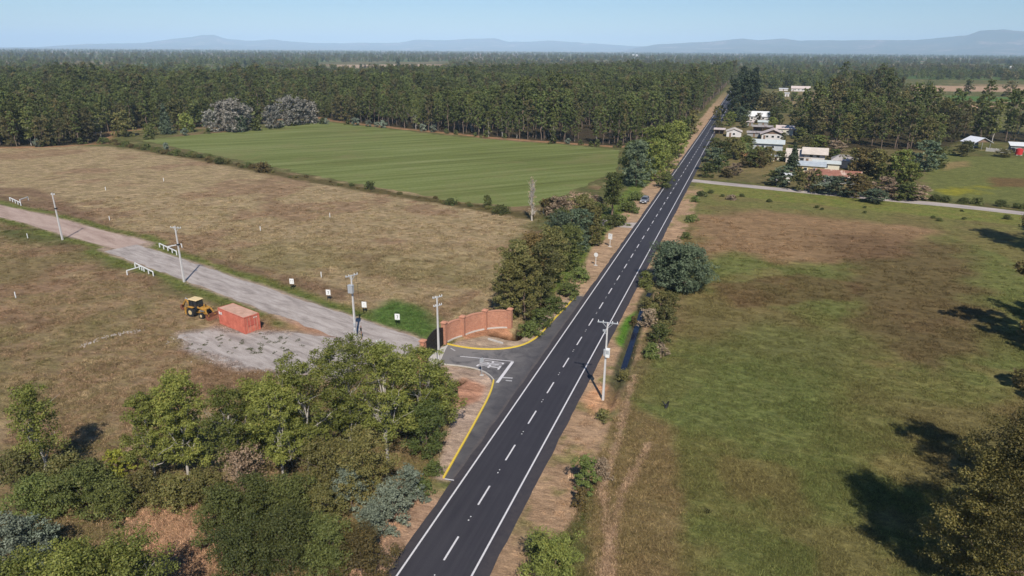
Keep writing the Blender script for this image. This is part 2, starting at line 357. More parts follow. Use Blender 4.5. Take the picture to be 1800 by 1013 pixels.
def paint_ground(x,y):
    x=np.asarray(x,float);y=np.asarray(y,float)
    A=np.empty(x.shape+(3,));B=np.empty_like(A);A[:]=S(104,98,62);B[:]=S(84,92,52)
    j=(fbm(x,y,6,1,4)-.5);J=(fbm(x,y,25,2,4)-.5)
    def put(mk,a,b):
        mk=np.clip(mk,0,1)[...,None]
        A[:]=A*(1-mk)+np.array(a)*mk;B[:]=B*(1-mk)+np.array(b)*mk
    def zone(poly,a,b,soft=3,jit=8,amt=1,k=0): put(amt*ss(-soft,soft,sdpoly(x,y,GP(poly) if k==0 else poly)+j*jit+J*jit),a,b)
    # far plain: patches of crops and stubble
    p=fbm(x,y,420,11,3);far=ss(450,700,y);put(far*ss(.56,.6,p),S(150,128,98),S(128,110,84));put(far*ss(.42,.38,p),S(84,104,56),S(72,92,50))
    # the left dry fields
    zone([(-700,240),(200,258),(940,372),(900,450),(1000,600),(740,600),(640,585),(320,470),(0,345),(-700,200)],S(170,148,116),S(136,122,86),4,6)
    zone([(-100,395),(120,440),(330,520),(700,600),(780,640),(700,1100),(-500,1100)],S(156,130,102),S(120,108,72),4,4)
    # reddish patches of dry weed
    r=fbm(x,y,16,21,4);rw=ss(.52,.62,r)*(x<-22);put(rw*.6,S(146,118,94),S(122,96,74))
    g=fbm(x,y,22,31,4);put(ss(.55,.66,g)*(x<-22)*.5*ss(140,110,y),S(124,118,76),S(104,102,62))
    zone([(-60,330),(60,330),(200,400),(360,450),(540,490),(660,520),(600,530),(480,500),(300,440),(100,380),(0,352)],S(128,100,82),S(104,84,64),2,3,.75)
    put(ss(.6,.72,fbm(x,y,3.2,191,3))*.35,S(120,96,74),S(96,84,60));put(ss(.62,.75,fbm(x,y,4.1,201,3))*.35,S(176,160,120),S(150,136,96))
    # green strip along the drive
    dd=np.minimum(dline(x,y,DRIVE),dline(x,y,DRIVE2))
    put(ss(7.6,5.4,dd+j*3)*ss(.32,.5,fbm(x,y,7,41,3)+.12),S(92,104,52),S(118,116,66))
    zone([(640,545),(690,525),(760,545),(775,580),(745,600),(700,585),(650,570)],S(80,106,52),S(96,114,60),2,4)
    zone([(330,470),(520,520),(640,555),(700,580),(640,560),(450,512)],S(78,108,48),S(100,112,56),1.6,2.5,.8)
    put(ss(4.6,3.4,dd+j*1.5),S(168,150,132),S(150,130,110))
    # yard and scraped earth
    zone([(470,555),(560,565),(640,590),(640,640),(560,640),(540,600)],S(184,140,112),S(160,124,100),2,2.5,.9)
    zone([(360,545),(480,560),(500,590),(420,600),(380,590)],S(160,124,98),S(140,112,88),1.5,2,.85)
    put(ss(-1.6,.8,sdpoly(x,y,YARD)+j*3),S(168,154,144),S(150,138,130))
    # orchard floor below the cottonwoods
    zone([(-500,770),(0,790),(300,760),(600,700),(800,690),(800,1300),(-500,1300)],S(150,126,96),S(96,96,54),2,5,.8)
    zone([(220,905),(300,890),(400,880),(420,960),(380,1013),(240,1013)],S(188,150,120),S(160,130,100),1.5,2,.9)
    zone([(720,860),(790,850),(800,870),(730,960),(690,960)],S(80,104,48),S(116,112,66),1,1.5)
    # right pasture
    PAST=[(1235,330),(1500,352),(1900,400),(2400,700),(2400,1300),(1050,1300),(1080,800),(1160,560)]
    zone(PAST,S(108,110,64),S(118,112,70),2,2)
    u=fbm(x*.8,y*1.0,26,51,4);inp=sdpoly(x,y,GP(PAST))>-1
    put(inp*ss(.52,.64,u)*.5,S(126,106,76),S(108,94,66));put(inp*ss(.46,.38,u)*.7,S(101,110,62),S(110,112,66))
    v=fbm(x,y,9,61,4);put(inp*ss(.56,.68,v)*.45,S(140,120,82),S(112,96,66))
    zone([(1230,380),(1340,370),(1470,385),(1640,405),(1600,450),(1380,470),(1290,440),(1230,460)],S(156,126,98),S(130,104,78),3,7,.85)
    zone([(1420,400),(1700,430),(1760,560),(1640,660),(1520,560),(1480,480)],S(116,92,70),S(94,76,56),4,9,.7)
    zone([(1240,500),(1400,480),(1520,500),(1500,530),(1300,540)],S(112,84,64),S(92,72,54),1,5,.6)
    zone([(1150,640),(1330,570),(1500,600),(1450,760),(1250,760),(1130,760)],S(98,108,62),S(108,112,66),3,6,.6)
    put(ss(11,8,dline(x,y,[(p[0],p[1]-9.5) for p in SIDE])+j*4)*(x>6)*(y<300),S(104,116,56),S(126,118,70))
    zone([(1060,720),(1100,700),(1180,760),(1200,900),(1190,1040),(1040,1060),(1040,900)],S(146,122,92),S(120,104,70),1,2.5,.8)
    zone([(1130,560),(1200,520),(1215,560),(1160,620),(1110,690),(1080,700)],S(132,114,84),S(110,102,66),1,2,.8)
    for tr in([(1115,660),(1110,681),(1095,735),(1083,783),(1069,828),(1057,861),(1065,894),(1069,947),(1057,1020)],[(1140,780),(1126,812),(1093,869),(1085,910),(1075,967),(1073,1020)]):
        put(ss(.5,.1,dline(x,y,GP(tr))+j*.9)*.7,S(186,156,132),S(156,130,106))
    # road verges
    put(ss(9.4,8.4,x+j*2.0)*ss(2,3,x)*ss(230,215,y)*ss(0.,1,x),S(178,148,120),S(154,126,100))
    put(ss(9.4,8.4,x+j*2.0)*ss(3,5,x)*(y<225)*ss(.5,.62,fbm(x,y,4,71,4))*.8,S(120,118,72),S(132,124,80))
    put(ss(2.6,1.6,np.hypot((x-6.8),(y-77)*.6)+j*2),S(204,156,120),S(190,146,112))
    zone([(1085,600),(1100,560),(1120,548),(1118,575),(1105,600),(1095,612)],S(84,128,44),S(96,124,52),.5,1.2)
    put(ss(-10.8,-8.8,x+j*3.5)*ss(-2,-3,x)*ss(96,112,y)*ss(900,500,y),S(178,148,122),S(158,134,108))
    put(ss(-15,-13,x+j*2)*ss(-8.4,-9.8,x+j*3)*ss(100,112,y)*(y<330),S(88,110,50),S(112,116,62))
    put(ss(-9,-7.6,x+j*2)*ss(-3,-4,x)*ss(54,50,y),S(186,152,128),S(164,134,110))
    # pavement-side earth by the kerbs
    zone([(790,606),(850,592),(905,595),(950,560),(1010,515),(1030,520),(940,610),(860,618),(800,612)],S(182,160,140),S(164,144,124),.4,.8)
    zone([(775,640),(862,655),(872,672),(858,700),(790,845),(765,840),(790,750),(800,690),(780,660)],S(186,162,146),S(168,146,128),.4,.6)
    zone([(815,665),(850,680),(840,705),(800,720),(790,690)],S(188,132,104),S(176,128,104),.6,1.2,.8)
    zone([(840,565),(890,577),(905,592),(850,590),(820,596),(815,588)],S(186,138,108),S(170,124,96),.4,.5)
    put(ss(68,84,y)*ss(1.5,.7,dline(x,y,DITCH)+j*.8),S(92,84,66),S(70,78,48));put(ss(1.1,.5,np.minimum(dline(x,y,HOLEN),dline(x,y,HOLES))),S(78,56,38),S(58,48,34))
    # east pasture with its yellow flowers, the hamlet
    zone([(1222,312),(1560,345),(1900,368),(2400,420),(2400,290),(1700,275),(1640,262),(1400,230),(1270,210)],S(112,114,68),S(100,104,58),3,8)
    zone([(1222,312),(1560,348),(1610,350),(1640,262),(1400,200),(1270,200)],S(124,112,78),S(88,84,54),2,8)
    zone([(1240,290),(1400,320),(1500,330),(1480,290),(1300,262)],S(146,124,92),S(108,104,60),3,7,.6)
    zone([(1640,330),(1735,330),(1735,345),(1650,348)],S(158,146,44),S(120,124,50),2,14,.75)
    zone([(1745,312),(1900,320),(1900,332),(1745,328)],S(118,88,62),S(100,80,56),2,3,.8)
    zone([(1655,288),(1700,284),(1700,292),(1660,300)],S(160,130,96),S(140,116,84),2,3,.6)
    zone([(1600,150),(2100,158),(2100,166),(1600,160)],S(180,150,126),S(160,134,108),6,15)
    zone([(1660,168),(1830,172),(1830,180),(1670,178)],S(90,116,60),S(80,104,56),5,10)
    zone([(1640,180),(1760,186),(1740,192),(1650,186)],S(176,148,118),S(156,130,100),4,8)
    zone([(590,114),(760,113),(760,121),(590,121)],S(186,158,132),S(160,140,112),8,10)
    put(ss(4.2,1.8,dline(x,y,GP([(180,250),(250,262),(330,275),(400,288),(470,303),(560,318),(650,334),(760,352),(860,368),(930,380)]))+j*4),S(104,92,60),S(82,76,46))
    # dark litter under the plantations
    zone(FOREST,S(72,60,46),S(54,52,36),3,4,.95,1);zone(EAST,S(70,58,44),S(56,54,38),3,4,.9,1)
    rim=np.abs(sdpoly(x,y,FOREST)+1.5)
    put(ss(2.6,1.2,rim+j*2)*(x<-20),S(168,128,96),S(140,108,80))
    k_=(np.where((x<-16)[...,None],np.array([.84,.83,.845]),np.array([.84,.835,.81])));return A*k_,B*k_*.92
FOREST=GP([(-900,262),(0,259),(110,257),(172,252)])+[tuple(G(195,232)),tuple(G(330,219)),tuple(G(560,206)),tuple(G(590,213)),tuple(G(700,225)),tuple(G(880,243)),tuple(G(1088,258)),(-26,335),(-14,440),(-13,900),(-13,1250),(-250,1250),(-330,760),(-560,560),(-950,560)]
EAST=GP([(1400,246),(1440,260),(1560,263),(1650,266),(1664,258),(1700,247),(1800,253),(2000,262),(2000,238),(1800,236),(1700,226),(1640,215),(1600,200),(1560,160),(1520,152),(1475,150),(1462,190),(1445,218),(1405,232)])
def gaxis(lo,hi,dlo,dhi,step,grow,growfar,lim=500):
    a=list(np.arange(dlo,dhi,step));s=step;v=a[-1]
    while v<hi:
        s=min(s*(1+grow),max(step,abs(v)*grow*1.4)) if abs(v)<lim else s*(1+growfar);v+=max(s,step);a.append(v)
    s=step;v=dlo
    while v>lo:
        s=min(s*(1+grow),max(step,abs(v)*grow*1.4)) if abs(v)<lim else s*(1+growfar);v-=max(s,step);a.insert(0,v)
    return np.array(a)
xs=gaxis(-45000,45000,-22,14,.36,.012,.06);ys=gaxis(-60,45000,28,126,.45,.011,.03,700)
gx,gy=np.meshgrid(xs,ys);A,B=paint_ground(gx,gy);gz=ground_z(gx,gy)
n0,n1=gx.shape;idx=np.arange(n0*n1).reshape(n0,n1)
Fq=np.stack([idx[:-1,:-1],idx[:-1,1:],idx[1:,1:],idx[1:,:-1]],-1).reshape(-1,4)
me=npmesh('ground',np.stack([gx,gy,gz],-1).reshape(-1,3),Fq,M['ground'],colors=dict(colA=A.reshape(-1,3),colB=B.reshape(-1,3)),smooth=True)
tag(link('ground',me),'fields of dry grass and green pasture around the road',kind='structure')
print('ground',gx.shape)
del A,B,gz

def resample(pl,step):
    out=[];pl=[np.array(p,float) for p in pl]
    for a,b in zip(pl[:-1],pl[1:]):
        n=max(1,int(np.linalg.norm(b-a)/step))
        for i in range(n): out.append(a+(b-a)*i/n)
    out.append(pl[-1]);out=np.array(out)
    k=min(9,len(out)//2*2-1)
    if k>=3:
        pad=np.vstack([np.repeat(out[:1],k//2,0),out,np.repeat(out[-1:],k//2,0)])
        sm=np.stack([np.convolve(pad[:,i],np.ones(k)/k,'valid') for i in(0,1)],1);sm[0]=out[0];sm[-1]=out[-1];out=sm
    return out
def ribbon(pl,wl,wr,z,step=.8,jit=0,seed=0):
    c=resample(pl,step);t=np.gradient(c,axis=0);t/=np.linalg.norm(t,axis=1)[:,None]+1e-9;nrm=np.stack([-t[:,1],t[:,0]],1)
    s=np.arange(len(c));jl=(fbm(s*step,s*0.,3,seed,4)-.5)*2*jit;jr=(fbm(s*step,s*0.+50,3,seed+3,4)-.5)*2*jit
    L=c+nrm*(wl+jl)[:,None];Rr=c-nrm*(wr+jr)[:,None]
    K=7;V=np.concatenate([np.column_stack([L*(1-k/K)+Rr*(k/K),np.full(len(c),z)]) for k in range(K+1)])
    n=len(c);Fs=[(k*n+i,(k+1)*n+i,(k+1)*n+i+1,k*n+i+1) for k in range(K) for i in range(n-1)]
    return V,np.array(Fs)
def sheet(name,V,Fs,m,label=None): return tag(link(name,npmesh(name,V,Fs,m)),label,kind='structure')
CLX=-.15
# main road
V,Fs=ribbon([(CLX,-60),(CLX,60),(CLX,200),(CLX,600),(CLX,850)],3.85,4.35,.008,.9,.2,1)
sheet('road',V,Fs,M['asphalt'],'straight dark two lane asphalt road running to the horizon')
apron=[(-4.2,112.6)]+[tuple(G(*p)) for p in[(1013,521),(996.7,540),(976.7,560),(950,590),(933,603),(910,611.4),(886,615),(853.8,615.7),(827.7,614),(801.6,610),(786,606)]]
KN=apron[1:]
KS=[tuple(G(*p)) for p in[(768,640),(797,642),(828,646),(851.6,651.6),(862.5,659),(869,669),(869,675.5),(861,698),(828,759),(781.5,841)]]
import mathutils
def polysheet(name,poly,z,m,label=None):
    tri=mathutils.geometry.tessellate_polygon([[Vector((x,y,0)) for x,y in poly]])
    return sheet(name,[(x,y,z) for x,y in poly],[tuple(t) for t in tri],m,label)
KNs=[tuple(p) for p in resample(KN,.7)];KSs=[tuple(p) for p in resample(KS,.7)]
polysheet('turning_lane',[(-3.2,112.6),(-4.6,112.6)]+KNs+KSs+[(-3.2,53.6)],.004,M['apron'],'dusty asphalt turning lane in front of the gate')
# markings
mk=MB();hw=.085
for sx in(-2.95,2.95):
    for k in range(0,103):
        y0=20+k*8;mk.flat([(CLX+sx-hw,y0),(CLX+sx+hw,y0),(CLX+sx+hw,y0+8),(CLX+sx-hw,y0+8)],.013)
for k in range(-3,100):
    y0=44.95+8.02*k;mk.flat([(CLX-hw,y0-1.6),(CLX+hw,y0-1.6),(CLX+hw,y0+1.6),(CLX-hw,y0+1.6)],.013)
o=mk.build('road_markings',M['roadwhite']);tag(o,'white edge lines and centre dashes painted on the road',kind='structure')
mk=MB()
for k in range(-3,50):   # small reflective studs between the dashes
    y0=44.95+8.02*k+4;mk.box((CLX,y0,.02),(.12,.1,.02));mk.box((CLX,y0+.55,.02),(.1,.1,.02))
tag(mk.build('road_studs',M['white']),'small white studs between the centre dashes',kind='structure')
mk=MB()
def stripe(a,b,wd,z=.013):
    a=G(*a);b=G(*b);d=(b-a)/np.linalg.norm(b-a);n=np.array([-d[1],d[0]])*wd/2
    mk.flat([tuple(a+n),tuple(a-n),tuple(b-n),tuple(b+n)],z)
stripe((874,673),(901,636.5),.42);stripe((809,626.6),(903,635.6),.16);stripe((782,842),(798,844.5),.14)
tag(mk.build('driveway_markings',M['roadwhite']),'white stop line and lane line on the driveway',kind='structure')
mk=MB();stripe((884,664),(901,665),.3);stripe((889,669),(900,670),.25);stripe((792,612),(800,617),.2)
tag(mk.build('worn_markings',M['oldwhite']),'worn white smears beside the stop line',kind='structure')
# the word PARE painted for drivers leaving the gate
def letter_strokes(ch):
    return {'P':[((0,0),(0,1)),((0,1),(.6,1)),((.6,1),(.6,.52)),((.6,.52),(0,.52))],
            'A':[((0,0),(.3,1)),((.3,1),(.6,0)),((.12,.36),(.48,.36))],
            'R':[((0,0),(0,1)),((0,1),(.6,1)),((.6,1),(.6,.52)),((.6,.52),(0,.52)),((.25,.52),(.6,0))],
            'E':[((0,0),(0,1)),((0,1),(.6,1)),((0,.52),(.5,.52)),((0,0),(.6,0))]}[ch]
mk=MB();q0=np.array([-11.5,81.95]);  # letters stand along +x (away from the driver), run towards -y
for i,ch in enumerate('PARE'):
    for a,b in letter_strokes(ch):
        pa=q0+np.array([a[1]*3.1,-(i*.58+a[0]*.68)]);pb=q0+np.array([b[1]*3.1,-(i*.58+b[0]*.68)])
        d=pb-pa;l=np.linalg.norm(d);d/=l;n=np.array([-d[1],d[0]])*(.055 if abs(d[0])>.7 else .14);e=d*.05
        mk.flat([tuple(pa-e+n),tuple(pa-e-n),tuple(pb+e-n),tuple(pb+e+n)],.013+.0004*(len(mk.f)%6))
tag(mk.build('painted_stop_word',M['roadwhite']),'white word PARE painted on the driveway before the stop line',kind='structure')
# kerbs
def kerb(name,pl,m,label,side=1,wd=.2):
    c=resample(pl,.5);t=np.gradient(c,axis=0);t/=np.linalg.norm(t,axis=1)[:,None];n=np.stack([-t[:,1],t[:,0]],1)*side
    b=MB();N=len(c);V=[]
    for off,z in((0,-.1),(0.01,.15),(wd,.16),(wd,-.1)):
        for p,q in zip(c,n): V.append((p[0]+q[0]*off,p[1]+q[1]*off,z))
    Fs=[(k*N+i,k*N+i+1,(k+1)*N+i+1,(k+1)*N+i) for k in range(3) for i in range(N-1)]+[(0,N,2*N,3*N),(N-1,4*N-1,3*N-1,2*N-1)]
    b.add(V,Fs);return tag(b.build(name,m),label,kind='structure')
kerb('kerb',KN,M['kerbyellow'],'yellow painted kerb curving north from the gate',-1)
kerb('kerb',KS[5:],M['kerbyellow'],'yellow painted kerb curving toward the camera',-1)
kerb('kerb',KS[:6],M['pale_concrete'],'bare grey kerb beside the driveway mouth',-1,.15)
# concrete sill below the gate
polysheet('gate_threshold',[tuple(G(*p)) for p in[(752,627),(768,615),(788,606),(784,613),(772,640),(757,641)]],.014,M['pale_concrete'],'pale concrete threshold in front of the black gate')
V,Fs=ribbon(DRIVE,3.6,3.6,.004,1.2,.5,5);sheet('dirt_road',V,Fs,M['dirtroad'],'reddish dirt track at the far left')
V,Fs=ribbon(DRIVE2,3.5,3.5,.008,.7,.55,9);sheet('gravel_road',V,Fs,M['gravel'],'grey gravel road from the gate into the field')
V,Fs=ribbon(SIDE,2.7,2.7,.004,1.5,.3,12);sheet('side_road',V,Fs,M['sideroad'],'pale side road passing the hamlet')
yb=resample(YARD+[YARD[0]],.6);yb=yb+(np.stack([fbm(yb[:,0],yb[:,1],2.2,81,4),fbm(yb[:,0],yb[:,1],2.2,91,4)],1)-.5)*3
polysheet('gravel_yard',[tuple(p) for p in yb[:-1]],.004,M['gravel'],'grey gravel yard in front of the container')
V,Fs=ribbon(GP([(1166,385),(1120,397),(1062,392),(1040,385)]),3.2,2.2,.005,.7,.5,15);sheet('path',V,Fs,M['sideroad'],'short gravel turnout west of the road')
gp=resample([tuple(p) for p in GREEN]+[tuple(GREEN[0])],1.2);gp=gp+(np.stack([fbm(gp[:,0],gp[:,1],5,211,4),fbm(gp[:,0],gp[:,1],5,221,4)],1)-.5)*5;gp[-1]=gp[0];polysheet('green_field',[tuple(p) for p in gp[:-1]],.012,M['meadow'],'bright green mown field behind the hedge')
def watermat():
    m,nt,bs=mat('ditch_water');bs.inputs['Base Color'].default_value=(.01,.014,.03,1);bs.inputs['Roughness'].default_value=.12;bs.inputs['IOR'].default_value=1.33
    bump(nt,bs,noise(nt,3,3,.5,objco(nt)),.15,.03);return m
M['water']=watermat()
V,Fs=ribbon([(7.75,85.5)]+DITCH[3:],.6,.6,-.5,.8,.06);sheet('water',V,Fs,M['water'],'dark blue water in the roadside ditch')

# ------------------------------------------------------------------ trees
def leafcloud(rg,blobs,n,L,W=None,up=.5,inner=.35,droop=0):
    "blobs: (m,6) centre+radii. n leaves, each a small rhombus"
    b=np.asarray(blobs,float);W=W or L*.55
    wgt=(b[:,3]*b[:,4]+b[:,4]*b[:,5]+b[:,3]*b[:,5])**.9;pick=rg.choice(len(b),n,p=wgt/wgt.sum());q=b[pick]
    d=rg.normal(size=(n,3));d/=np.linalg.norm(d,axis=1)[:,None]
    lump=1+.22*np.sin(d[:,0]*5+pick)*np.sin(d[:,1]*4+pick*2.1)+.15*np.sin(d[:,2]*7+pick*1.3)
    r=(rg.uniform(inner,1,n)**.55)*lump*rg.choice([1,1,1,1.12,1.25],n)
    p=q[:,:3]+d*q[:,3:]*r[:,None];p[:,2]-=droop*rg.random(n)*r
    nm=d*.8+np.array([0,0,up])+rg.normal(size=(n,3))*.55;nm/=np.linalg.norm(nm,axis=1)[:,None]
    t=np.cross(nm,rg.normal(size=(n,3)));t/=np.linalg.norm(t,axis=1)[:,None]+1e-9;bt=np.cross(nm,t)
    s=rg.uniform(.6,1.35,n)[:,None];l=t*L*s/2;w_=bt*W*s/2
    V=np.stack([p-l,p-w_+l*.1,p+l,p+w_+l*.1],1).reshape(-1,3)
    V[:,2]=np.maximum(V[:,2],.02)
    tint=np.clip(rg.random(n)*.65+rg.random(len(b))[pick]*.35,0,1)
    return V,np.arange(4*n).reshape(n,4),np.repeat(tint,4)
def tubes(paths,n=6):
    "paths: list of (points, radii)"
    V=[];Fs=[];k=0
    for pts,rad in paths:
        pts=np.asarray(pts,float);t=np.gradient(pts,axis=0);t/=np.linalg.norm(t,axis=1)[:,None]+1e-9
        a=np.cross(t,[.31,.87,.21]);a/=np.linalg.norm(a,axis=1)[:,None];b=np.cross(t,a)
        for i in range(len(pts)):
            for j in range(n):
                an=2*math.pi*j/n;V.append(pts[i]+(a[i]*math.cos(an)+b[i]*math.sin(an))*rad[i])
        for i in range(len(pts)-1):
            for j in range(n): Fs.append((k+i*n+j,k+i*n+(j+1)%n,k+(i+1)*n+(j+1)%n,k+(i+1)*n+j))
        k+=len(pts)*n
    return np.array(V),np.array(Fs)
def wob(rg,a,b,n,amp):
    a=np.array(a,float);b=np.array(b,float);t=np.linspace(0,1,n)[:,None];w_=rg.normal(size=(n,3))*amp;w_[0]=0;w_[-1]*=.3
    return a+(b-a)*t+w_*np.sin(t*math.pi*.9+.1)
def treemesh(seed,h,r,lm,bm,base=.25,nb=24,nl=6000,L=.22,shape='round',tr=None,br=None,limbs=8,droop=0,bare=0,inner=.35,lean=0):
    rg=np.random.default_rng(seed);bl=[];ends=[]
    for i in range(nb):
        f=(i+.5)/nb;z=h*(base+(1-base)*f**(.9));ff=(z/h-base)/(1-base)
        if shape=='round': env=math.sqrt(max(.05,1-(ff*1.9-.85)**2*.85))
        elif shape=='cone': env=max(.12,1.05-ff*.95)
        elif shape=='column': env=.75 if ff<.75 else .75-(ff-.75)*1.8
        elif shape=='bush': env=math.sqrt(max(.04,1-(ff)**2))
        else: env=max(.25,min(1,.45+ff*1.2)) if ff<.6 else max(.3,1.15-(ff-.6)*2)
        an=i*2.399+rg.random()*.9;rr=env*r*((.5+.5*rg.random())*math.sqrt(rg.random())*1.02 if shape!='cone' else .62*rg.random()**.4)
        br_=(br or r*.36)*rg.uniform(.7,1.25)*(.8 if shape!='cone' else env+.25)
        c=(math.cos(an)*rr+lean*z,math.sin(an)*rr,min(z,h-br_*.6));bl.append((*c,br_*1.1,br_*1.1,br_*.85));ends.append(c)
    if nl>1400 and shape!='cone':     # each bough carries several leaf masses with gaps between them
        sub=[]
        for b_ in bl:
            for q in range(6 if nl>4000 else 4):
                dv=rg.normal(size=3);dv/=np.linalg.norm(dv);dv[2]=dv[2]*.8+.12;f_=rg.uniform(.55,1.15);s_=rg.uniform(.34,.62)
                sub.append((b_[0]+dv[0]*b_[3]*f_,b_[1]+dv[1]*b_[4]*f_,max(.25,b_[2]+dv[2]*b_[5]*f_),b_[3]*s_,b_[4]*s_,b_[5]*s_*.85))
        bl=sub
    V,Fc,t=leafcloud(rg,bl,nl,L,droop=droop,inner=inner)
    crown=npmesh('crown',V,Fc,lm,attrs=dict(tint=t))
    tr=tr or max(.06,h*.014);top=h*.93 if shape in('cone','column','euc') else h*.8
    main=wob(rg,(0,0,-.15),(lean*top,0,top),9,h*.012);paths=[(main,np.linspace(tr,tr*.15,9))]
    order=rg.permutation(len(ends))[:limbs]
    for i in order:
        e=np.array(ends[i]);zs=max(h*base*.55,e[2]*rg.uniform(.45,.75));k=np.argmin(abs(main[:,2]-zs));s=main[k];ra=tr*(1-s[2]/h)*.6+.01
        pth=wob(rg,s,e,6,h*.014);paths.append((pth,np.linspace(ra,ra*.25,6)))
        if bare:
            for q in range(bare):
                j=rg.integers(2,5);e2=pth[j]+rg.normal(size=3)*np.array([.25,.25,.2])*r+np.array([0,0,.12*h]);paths.append((wob(rg,pth[j],e2,4,h*.01),np.linspace(ra*.4,ra*.12,4)))
    V,Fs=tubes(paths,6 if nl>1500 else 5)
    return crown,npmesh('trunk',V,Fs,bm,smooth=True)
def plant(name,label,cat,loc,meshes,rz=0,sc=1,group=None,zs=1):
    o=thing(name,label,cat,(loc[0],loc[1],0),rz,group);o.scale=(sc,sc,sc*zs)
    link('crown',meshes[0],o);link('trunk',meshes[1],o);return o
# plantation trees
EUC=[treemesh(100+i,20,3.0+.3*i,M['euc'] if i!=3 else M['eucbrown'],M['eucbark'],base=.3-.04*i,nb=24,nl=1500,L=.72,shape='euc',tr=.2,br=1.15,limbs=5) for i in range(4)]
BRD=[treemesh(200+i,14,5.0+.4*i,M[['dark','eucbrown','olive'][i]],M['bark'],base=.06,nb=26,nl=2600,L=.66,shape='round',br=1.8,limbs=4) for i in range(3)]
FARB=[treemesh(300+i,13,5.5,M[['dark','euc','eucbrown','pine'][i]],M['bark'],base=.05,nb=16,nl=420,L=1.5,shape=['round','euc','round','cone'][i],br=2.2,limbs=2) for i in range(4)]

EUC2=[treemesh(150,22,3.9,M['dark'],M['eucbark'],base=.16,nb=30,nl=1800,L=.72,shape='euc',tr=.26,br=1.3,limbs=5),
 treemesh(151,17,3.3,M['poplar2'],M['palebark'],base=.2,nb=24,nl=1500,L=.7,shape='round',tr=.2,br=1.3,limbs=5),
 treemesh(152,21,2.6,M['eucbrown'],M['eucbark'],base=.3,nb=18,nl=1000,L=.72,shape='column',tr=.2,br=1.1,limbs=6)]
def inpoly(p,poly): return sdpoly(p[:,0],p[:,1],poly)>0
rgf=np.random.default_rng(55)
# the plantation is set out in rows
sp=5.6;XX,YY=np.meshgrid(np.arange(-960,-8,sp),np.arange(200,1300,sp));ang=R(-12)
pts=np.stack([XX.ravel(),YY.ravel()],1)+rgf.normal(size=(XX.size,2))*1.1
sdF=sdpoly(pts[:,0],pts[:,1],FOREST)
def infov(p,mg=.06,near=0):
    d=np.stack([p[:,0]-CAMX,p[:,1],np.full(len(p),8-H)],1);zc=d@FW;a=d@RT/zc;return (zc>near)&(np.abs(a)<.75+mg)
keep=(sdF>0)&infov(pts)&(rgf.random(len(pts))>.05)&(fbm(pts[:,0],pts[:,1],38,161,3)<.68)
# a clearing in the far middle
keep&=~(sdpoly(pts[:,0],pts[:,1],GP([(590,112),(765,111),(765,128),(590,130)]))>0)
fp=pts[keep];sdk=sdF[keep]
XX,YY=np.meshgrid(np.arange(10,420,6.2),np.arange(240,900,6.2));p2=np.stack([XX.ravel(),YY.ravel()],1)+rgf.normal(size=(XX.size,2))*1.6
ep=p2[inpoly(p2,EAST)&infov(p2)&(rgf.random(len(p2))>.34)&(fbm(p2[:,0],p2[:,1],22,181,3)<.62)&((fbm(p2[:,0],p2[:,1],40,171,3)<.6)|(p2[:,1]<400))]
allp=np.vstack([fp,ep]);isE=np.r_[np.zeros(len(fp),bool),np.ones(len(ep),bool)]
dist=np.hypot(allp[:,0]-CAMX,allp[:,1])
left=(allp[:,0]<-228)|((allp[:,0]<-200)&(allp[:,1]<420))
sdall=np.where(isE,sdpoly(allp[:,0],allp[:,1],EAST),sdpoly(allp[:,0],allp[:,1],FOREST))
vis=dist+sdall*4.5                      # front rows first: they show largest
order=np.argsort(vis);near=order[:300];rest=order[300:]
first={}
scl=rgf.uniform(.78,1.1,len(allp))*(.5+.95*fbm(allp[:,0],allp[:,1],42,151,4))*1.04;kind=rgf.choice(4,len(allp),p=[.32,.3,.26,.12])
kind=np.where(left&(rgf.random(len(allp))<.55),4+rgf.choice(3,len(allp),p=[.3,.5,.2]),kind)
kind=np.where(isE&(rgf.random(len(allp))<.55),rgf.choice([3,4,5,6],len(allp),p=[.3,.25,.3,.15]),kind)
kind=np.where(rgf.random(len(allp))<.24,7+rgf.choice(3,len(allp),p=[.45,.3,.25]),kind)
KM=EUC+BRD+EUC2
for i in near:
    k=int(kind[i]);x,y=allp[i];e=k<4 or k>=7
    if isE[i]: lb,gr=('slender tree in the dense plantation behind the hamlet','plantation trees behind the hamlet')
    elif left[i]: lb,gr=(('tall slim tree in the mixed dark wood at the left edge' if e else 'bushy dark tree in the mixed wood at the left edge'),'trees of the mixed wood at the left')
    else: lb,gr=('tall slender eucalyptus in the front rows of the plantation behind the green field','eucalyptus trees behind the green field')
    if isE[i] and not e: lb='bushy tree among the dense plantation behind the hamlet'
    if (not isE[i]) and (not left[i]) and not e: lb='bushy dark tree at the end of the plantation behind the green field'
    o=plant('eucalyptus_tree' if e else 'broadleaf_tree',lb,'tree',(x,y),KM[k],rgf.random()*6.28,scl[i]*(1.08*rgf.uniform(.75,1.2) if isE[i] else 1)*(1 if e else 1.05),gr)
    first.setdefault(k,o)
for k in range(10):
    if k not in first: first[k]=plant('broadleaf_tree','bushy dark tree deep in the mixed wood at the left edge','tree',(-262,262),KM[k],0,1)

